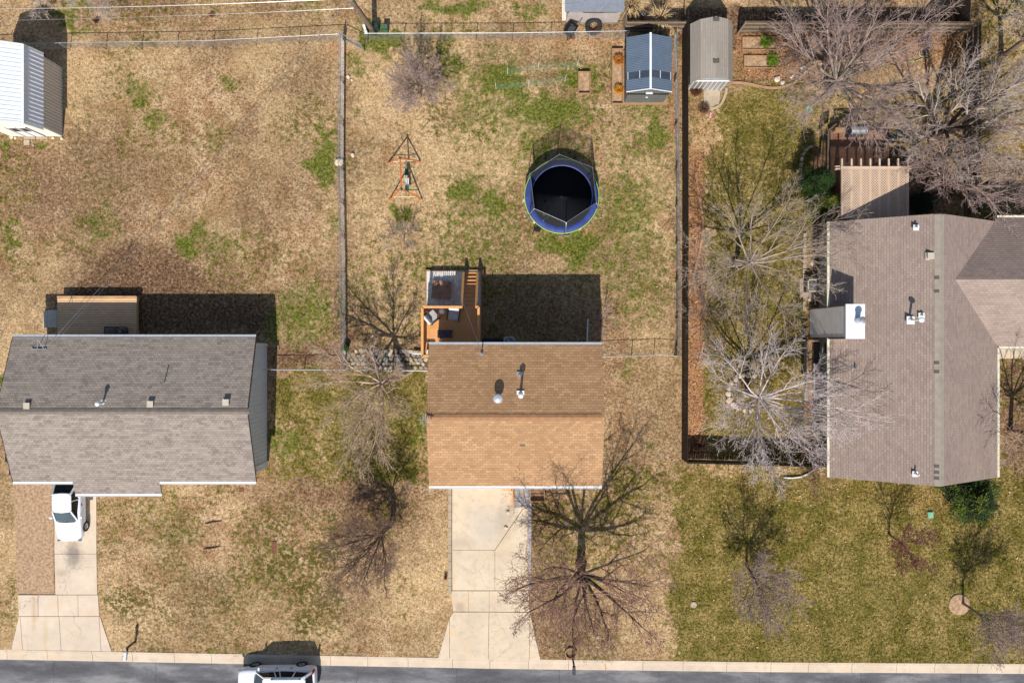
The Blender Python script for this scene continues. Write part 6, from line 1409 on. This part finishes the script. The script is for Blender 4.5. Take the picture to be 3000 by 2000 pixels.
bare_tree("pale silver bare tree inside the broken stone ring beside the brown house", 2188, 1152, radial(12, 3.9, 2.3, 4, .2, .25, .48) + [(5.0, .4, 2.4, .55), (4.4, -1.4, 2.3, .5), (0, 0, 3.2, .6), (2.6, -2.0, 2.2, .5), (-1.5, -2.8, 2.4, .5)], .2, "twig_bright", "twig_bright", 21, md, trunk=[(2200, 1156, 1.0), (2222, 1165, 2.4)])
bare_tree("pale grey bare tree above the silver one, reaching over the dark board fence", 2154, 768, radial(11, 4.0, 1.9, 5, 0, .25, .46, (1.1, .9)) + [(4.2, 2.4, 2.0, .6), (0, 0, 3.0, .5)], .17, "twig_grey", "twig_grey", 22, md, trunk=[(2172, 768, 1.0), (2196, 770, 2.3)])
bare_tree("leaning tan bare tree between the grey and tan houses over the stone patio", 1200, 1083, [(-2.8, 1.6, 1.4, .55), (-3.4, .4, 1.3, .6), (-2.6, -1.0, 1.5, .55), (-1.2, -2.6, 1.3, .55), (.6, -2.4, 1.1, .5), (1.4, -1.6, 1.2, .5), (-.5, 2.2, 1.6, .5), (-.4, -4.2, .8, .5), (-1.4, -3.6, 1.0, .5), (-.3, -1.4, 2.2, .5), (1.0, .8, 1.6, .4)], .2, "twig_tan", "twig_tan", 23, dict(md, n=(0, (8, 9), (7, 8), (5, 6), 0), rmin=.0055), trunk=[(1172, 1104, 1.0), (1140, 1116, 2.0), (1118, 1122, 2.8)])
dk = dict(md, n=(0, (9, 10), (8, 9), (7, 8), 0), rmin=.006, ang=((0, 0), (25, 55), (28, 55), (30, 60), (30, 60)))
bare_tree("dark bare tree left of the middle driveway with limbs drooping down the lawn", 1150, 1526, [(-2.2, .4, 1.5, .5), (-1.6, -1.6, 1.3, .5), (-.6, -3.0, 1.2, .5), (.3, -2.4, 1.2, .55), (-.9, 1.3, 2.2, .4), (-2.6, -.9, 1.4, .5), (.5, .8, 2.2, .4), (-1.6, -2.6, 1.5, .5), (.2, -1.2, 2.5, .4)], .17, "bark_dark", "twig_dark", 24, dk, trunk=[(1142, 1538, .9), (1120, 1560, 2.2)])
sm = dict(n=(0, (7, 8), (7, 8), (4, 5), 0), levels=4, ratio=(0, .55, .5, .5, .5), start=(0, .15, .1, .1, .1), ang=((0, 0), (20, 45), (25, 50), (30, 60), (30, 60)), wig=(.05, .08, .14, .16, .2), trop=(.0, .03, .03, .02, .0), rmin=.0068)
bare_tree("small bare tree near the top fence of the trampoline yard", 1232, 284, radial(8, 1.5, 1.5, 6, .1, .3, .55) + [(-1.6, -.7, .5, .5), (.9, .3, 1.6, .5), (-.2, 1.3, 1.8, .5)], .07, "bark_brown", "twig_mauve", 25, sm, trunk=[(1228, 268, .8)])
bare_tree("small leafless shrub above the raised deck's left side", 1182, 706, radial(7, 1.0, .9, 7, .5, .3, .5), .04, "bark_brown", "twig_mauve", 26, dict(sm, levels=3), trunk=[(1181, 703, .4)], name="bare_shrub", cat="shrub")
bare_tree("multi stemmed bare shrub between the dark board fence and the two pale trees", 2052, 928, radial(14, 1.5, 1.3, 8, .1, .3, .4), .04, "bark_brown", "twig_mauve", 27, dict(sm, n=(0, (4, 5), (4, 5), 0, 0), levels=3), trunk=[(2056, 926, .2)], name="bare_shrub", cat="shrub")
bare_tree("young bare tree in the pale patch in the middle of the right front lawn", 2188, 1656, radial(9, 1.6, 1.7, 9, .2, .3, .5) + [(1.2, -2.0, 1.3, .5), (.3, -2.2, 1.2, .5), (1.8, -1.2, 1.3, .5)], .085, "bark_dark", "twig_mauve", 28, sm, trunk=[(2198, 1672, .9), (2208, 1690, 1.6)])
bare_tree("young bare tree with crimson buds on the upper right front lawn", 2604, 1562, radial(8, 1.3, 1.2, 10, .2, .3, .5), .06, "bark_dark", "twig_dark", 29, dict(sm, levels=3), trunk=[(2622, 1576, .8), (2640, 1590, 1.4)], buds=("bud_crimson", 2600))
bare_tree("young bare tree in the round mulch ring at the lower right", 2820, 1765, [(1.0, -1.4, 2.2, .55), (.3, -1.8, 1.6, .5), (1.8, -.6, 1.9, .55), (1.6, .6, 1.6, .45), (0, 0, 2.6, .5), (.9, 1.1, 1.6, .4), (-.4, .4, 1.8, .4), (-.5, -1.0, 1.8, .4), (1.3, -1.0, 2.4, .5)], .085, "bark_grey", "twig_mauve", 30, sm, trunk=[(2844, 1782, .9), (2872, 1802, 1.9)])
mb = MB(); mb.lathe([(.66, -.02), (.64, .04), (.3, .07), (0, .06)], Q(1310, 770), 24); o = one("mulch_ring", mb, "mulch", "round reddish mulch ring at the foot of the lower right tree", "mulch bed"); o["kind"] = "stuff"
bg2 = dict(md, n=(0, (7, 8), (7, 8), (5, 6), 0), rmin=.0068)
bare_tree("large mauve bare tree over the back of the right garden left of the paver area", 2430, 265, radial(10, 4.2, 3.0, 12, .3, .25, .55, (1.05, 1.0)) + [(0, 0, 4.2, .6), (1.5, 2.0, 3.2, .5), (-1.8, 1.4, 3.0, .5), (1.2, -2.4, 3.0, .5)], .26, "bark_grey", "twig_mauve", 31, bg2, trunk=[(2438, 256, 1.0), (2452, 238, 2.2)])
bare_tree("large forked bare tree leaning over the far right board fence", 2745, 390, [(-3.2, 1.0, 2.0, .55), (-1.2, 2.8, 3.0, .6), (1.5, 2.6, 3.0, .6), (3.2, 1.4, 3.0, .6), (3.6, -.6, 2.6, .6), (2.2, -2.6, 2.6, .55), (-.6, -2.8, 2.2, .55), (-2.8, -1.6, 1.8, .55), (.8, .4, 4.2, .6), (4.0, .6, 2.2, .5)], .3, "bark_dark", "twig_silver", 32, bg2, trunk=[(2752, 386, .8), (2768, 378, 1.9)])
bare_tree("wide bare tree between the brown house roof and the right edge", 2760, 545, [(-3.0, .6, 1.6, .55), (-2.4, -1.0, 1.9, .55), (-.4, -1.6, 2.2, .55), (2.4, -1.0, 2.4, .55), (3.4, .6, 2.4, .6), (1.0, 2.2, 2.6, .55), (-1.4, 2.0, 2.2, .55), (3.0, -2.0, 2.6, .5), (.4, .2, 3.4, .5)], .22, "bark_brown", "twig_mauve", 33, bg2, trunk=[(2772, 541, .8), (2792, 534, 1.9)])
bare_tree("tall bare tree at the far top right edge casting its trunk shadow past the fence", 2932, 165, radial(8, 3.0, 3.4, 13, .3, .25, .5), .18, "bark_brown", "twig_silver", 34, md, trunk=[(2955, 152, .8), (3000, 118, 2.4)])
bare_tree("bare tree at the right edge leaning beside the brown house's east eave", 2960, 1262, radial(8, 3.0, 3.0, 14, .3, .25, .5), .17, "bark_brown", "twig_tan", 35, md, trunk=[(2985, 1266, .8), (3030, 1275, 2.2)])
bare_tree("thin pale bare tree at the top edge above the barn shed's shadow", 128, -40, [(.6, -1.8, .6, .45), (-.6, -1.2, 1.0, .45), (1.6, -1.0, 1.4, .45), (-1.6, .3, 1.4, .4), (.3, .8, 2.0, .4)], .08, "bark_grey", "twig_silver", 36, sm, trunk=[(124, -52, .8)])
bare_tree("whitish bare tree dipping in from the top edge right of the barn shed's shadow", 300, -60, [(-.6, -2.0, .8, .45), (1.0, -2.4, .7, .45), (-2.2, -1.0, 1.0, .45), (2.2, -.9, 1.2, .4), (.3, .8, 2.0, .4), (.2, -1.8, 1.5, .4)], .09, "bark_grey", "twig_silver", 37, sm, trunk=[(292, -75, .8)])
bare_tree("reddish brown twiggy shrub at the front left corner of the brown house", 2385, 1394, radial(12, 1.0, 1.1, 15, .1, .3, .4), .035, "bark_dark", "twig_red", 38, dict(sm, n=(0, (5, 6), (4, 5), 0, 0), levels=3), trunk=[(2386, 1396, .2)], name="bare_shrub", cat="shrub")
bare_tree("grey leafless shrub in the rocky bed right of the timber raised beds", 2330, 165, radial(12, 1.4, 1.2, 16, .1, .3, .4), .035, "bark_grey", "twig_mauve", 39, dict(sm, n=(0, (5, 6), (4, 5), 0, 0), levels=3), trunk=[(2331, 163, .2)], name="bare_shrub", cat="shrub")
bare_tree("crimson twiggy shrub under the silver tree by the brown house wall", 2362, 1300, radial(12, .9, 1.0, 17, .1, .3, .4), .035, "bark_dark", "twig_red", 40, dict(sm, n=(0, (5, 6), (4, 5), 0, 0), levels=3), trunk=[(2363, 1301, .2)], name="bare_shrub", cat="shrub")
bare_tree("leafless shrub in the corner where the roof shadow ends behind the tan house", 1764, 940, radial(9, .8, .9, 18, .1, .3, .4), .03, "bark_brown", "twig_mauve", 41, dict(sm, n=(0, (4, 5), (4, 5), 0, 0), levels=3), trunk=[(1765, 940, .2)], name="bare_shrub", cat="shrub")

# ---------------------------------------------------------------- grasses and evergreens
def tuft(name, label, cat, px, py, n, L_, w_, cols, seed, mat="leaf_col", flat=.5, z=0.0, group=None, spread=.1):
    g = random.Random(seed); mb = MB(); c = Q(px - 1500, py - 1000, z)
    for _ in range(n):
        a = g.uniform(0, 6.28); r0 = g.uniform(0, spread); l = L_ * g.uniform(.55, 1.1); f = g.uniform(.15, 1) * flat; dx, dy = math.cos(a), math.sin(a)
        p0 = c + Vector((dx * r0, dy * r0, 0)); p1 = p0 + Vector((dx * l * f * .5, dy * l * f * .5, l * .6 * (1.1 - f * .5))); p2 = p0 + Vector((dx * l * f, dy * l * f, l * .72 * (1.05 - f)))
        s = Vector((-dy, dx, 0)) * w_ / 2; cc = g.choice(cols); k = g.uniform(.75, 1.2); cc = tuple(min(1, x * k) for x in cc)
        mb.quad(p0 - s, p0 + s, p1 + s * .8, p1 - s * .8, None, cc); mb.quad(p1 - s * .8, p1 + s * .8, p2 + s * .1, p2 - s * .1, None, cc)
    root = thing(name, label, cat, c, group); mb.build("blades", mat, root, flat_col=True)
    m2 = MB(); m2.rock(c, spread * .8, .06, g, cols[0]); m2.build("crown_base", "stone_col", root, flat_col=True); return root
ora = [srgb((206, 130, 50)), srgb((184, 106, 40)), srgb((222, 160, 70)), srgb((160, 92, 44))]
tuft("ornamental_grass", "orange ornamental grass at the upper end of the timber planter", "ornamental grass", 1810, 183, 900, .62, .02, ora, 1, spread=.2, z=.08)
tuft("ornamental_grass", "brighter yellow orange ornamental grass at the lower end of the timber planter", "ornamental grass", 1811, 268, 800, .55, .02, [srgb((226, 164, 40)), srgb((206, 136, 44)), srgb((184, 110, 40))], 2, spread=.18, z=.08)
stw = [srgb((206, 176, 130)), srgb((184, 150, 106)), srgb((226, 200, 156))]
tuft("dry_pampas_grass", "tall dry straw grass spilling over the weathered fence behind the blue shed", "ornamental grass", 1925, 72, 420, 1.9, .03, stw, 3, spread=.35)
tuft("dry_pampas_grass", "tall dry straw grass beside the old plank shed at the top edge", "ornamental grass", 1842, 30, 420, 2.2, .03, stw, 4, spread=.3); tuft("dry_pampas_grass", "dry straw grass clump at the shed's right rear corner", "ornamental grass", 1962, 92, 260, 1.3, .03, stw, 5, spread=.25)
tuft("yucca", "spiky brown yucca in the dark corner of the board fence", "yucca", 2046, 1302, 120, .75, .05, [srgb((150, 116, 84)), srgb((124, 92, 70)), srgb((110, 84, 62))], 6, flat=.95, spread=.06)
tuft("brown_bush", "round dark brown dried bush below the garden shed", "bush", 2036, 268, 1200, .62, .02, [srgb((96, 60, 36)), srgb((70, 44, 28)), srgb((124, 80, 48))], 7, spread=.28)
tuft("brown_bush", "dried reddish bush by the left driveway edging of the tan house", "bush", 1306, 1688, 140, .4, .012, [srgb((156, 106, 84)), srgb((126, 92, 72))], 8, spread=.1)
tuft("dry_weeds", "dark spiky weed tuft in the top left neighbouring lawn", "weeds", 283, 64, 90, .35, .025, [srgb((72, 52, 40)), srgb((96, 72, 52))], 9, flat=.95, spread=.06)
tuft("dry_weeds", "small red brown shrub in the neighbouring lawn at the upper left", "weeds", 622, 48, 200, .4, .02, [srgb((130, 84, 66)), srgb((150, 104, 84))], 10, spread=.1)
tuft("dry_weeds", "straw weeds around the shrub behind the garden shed", "weeds", 2060, 320, 420, .5, .015, [srgb((120, 92, 74)), srgb((96, 74, 60))], 12, spread=.3)
def evergreen(label, px, py, h, r_, seed, cols, n=120, name="evergreen_shrub", cat="evergreen", lean=(0, 0), per=150, ls=.05):
    """needled crown: clumps at the ends of branches round a tapering stem, each its own tone"""
    g = random.Random(seed); root = thing(name, label, cat, Q(px - 1500, py - 1000)); c = Q(px - 1500, py - 1000); a, b_ = MB(), MB()
    a.tube([c, c + Vector((lean[0] * .5, lean[1] * .5, h * .5)), c + Vector((lean[0], lean[1], h * .95))], [r_ * .09, r_ * .06, r_ * .02], 8)
    for k in range(n):
        t = g.random() ** .8; z = h * (.06 + .92 * t); rr = r_ * (1 - t) ** .7 * g.uniform(.55, 1.12) + .08; an = g.uniform(0, 6.28)
        st_ = c + Vector((lean[0] * t, lean[1] * t, z * .9)); e = st_ + Vector((math.cos(an) * rr, math.sin(an) * rr, .08 * h * g.uniform(-.2, 1)))
        a.tube([st_, st_.lerp(e, .5), e], [.02, .014, .006], 4); tone = g.choice(cols); tk = g.uniform(.6, 1.25)
        for _ in range(per):
            q = st_.lerp(e, g.uniform(.45, 1.08)) + Vector((g.gauss(0, .1), g.gauss(0, .1), g.gauss(0, .07))) * (r_ ** .5)
            an2 = an + g.gauss(0, .9); d = Vector((math.cos(an2), math.sin(an2), g.gauss(.25, .4))).normalized() * ls * g.uniform(.7, 1.5); s = Vector((-d.y, d.x, g.gauss(0, .01))) * .28
            k2 = tk * g.uniform(.75, 1.25); cc = tuple(min(1, x * k2) for x in tone); b_.quad(q - s, q + s, q + d + s * .5, q + d - s * .5, None, cc)
    a.build("trunk", "bark_dark", root); b_.build("crown", "leaf_col", root, flat_col=True); return root
dg = [srgb((44, 62, 24)), srgb((62, 80, 28)), srgb((88, 98, 34)), srgb((34, 50, 22))]
evergreen("dark green spiky evergreen below the front gable end of the brown house", 2812, 1445, 2.7, 2.0, 3, dg, 110, per=130, ls=.1)
evergreen("dark green rounded evergreen in the shade left of the pergola", 2352, 556, 4.0, 1.25, 4, [srgb((40, 64, 26)), srgb((56, 84, 30)), srgb((30, 46, 22))], 90)
evergreen("yellow green evergreen between the pergola and the brown house roof", 2400, 612, 2.2, 1.1, 5, [srgb((96, 108, 36)), srgb((120, 124, 44)), srgb((76, 88, 34))], 90)
evergreen("small dark green shrub beside the grey block border near the deck steps", 2415, 548, 1.0, .45, 6, [srgb((54, 60, 34)), srgb((80, 76, 50))], 40)
evergreen("tall dark evergreen just past the top right corner near the edge", 2955, -20, 4.5, 1.1, 8, [srgb((50, 66, 40)), srgb((66, 80, 48))], 90)
evergreen("dark juniper in the shade of the pergola side and brown house", 2690, 600, 1.2, .9, 9, [srgb((34, 46, 34)), srgb((44, 56, 40))], 60)
evergreen("low green plant clump at the upper left end of the stone patio", 1015, 1018, .5, .2, 10, [srgb((46, 76, 34)), srgb((60, 92, 40))], 14)

for lab, px, py, s_ in (("green seedlings growing in the upper timber raised bed", 2242, 126, 11), ("green seedlings growing in the lower timber raised bed", 2262, 178, 12)):
    evergreen(lab, px, py, .22, .42, s_, [srgb((112, 140, 34)), srgb((92, 120, 30))], 26, name="garden_plant", cat="plant", per=70)
for lab, a_, b2 in (("upper dark scar shaped as a stick on the front lawn between sedan and rusty soil patch", (600, 1533), (650, 1526)), ("lower dark scar shaped as a stick on the front lawn between sedan and rusty soil patch", (596, 1608), (650, 1600))):
    g = random.Random(a_[1]); mb = MB(); p, q = Q(a_[0] - 1500, a_[1] - 1000, .03), Q(b2[0] - 1500, b2[1] - 1000, .04)
    mb.tube([p.lerp(q, t / 6) + Vector((0, g.gauss(0, .015), 0)) for t in range(7)], [.02, .03, .035, .04, .035, .025, .012], 6, cap=True); one("lawn_scar_stick", mb, "bark_dark", lab, "stick")  # dark scars in the lawn, shaped as lying sticks
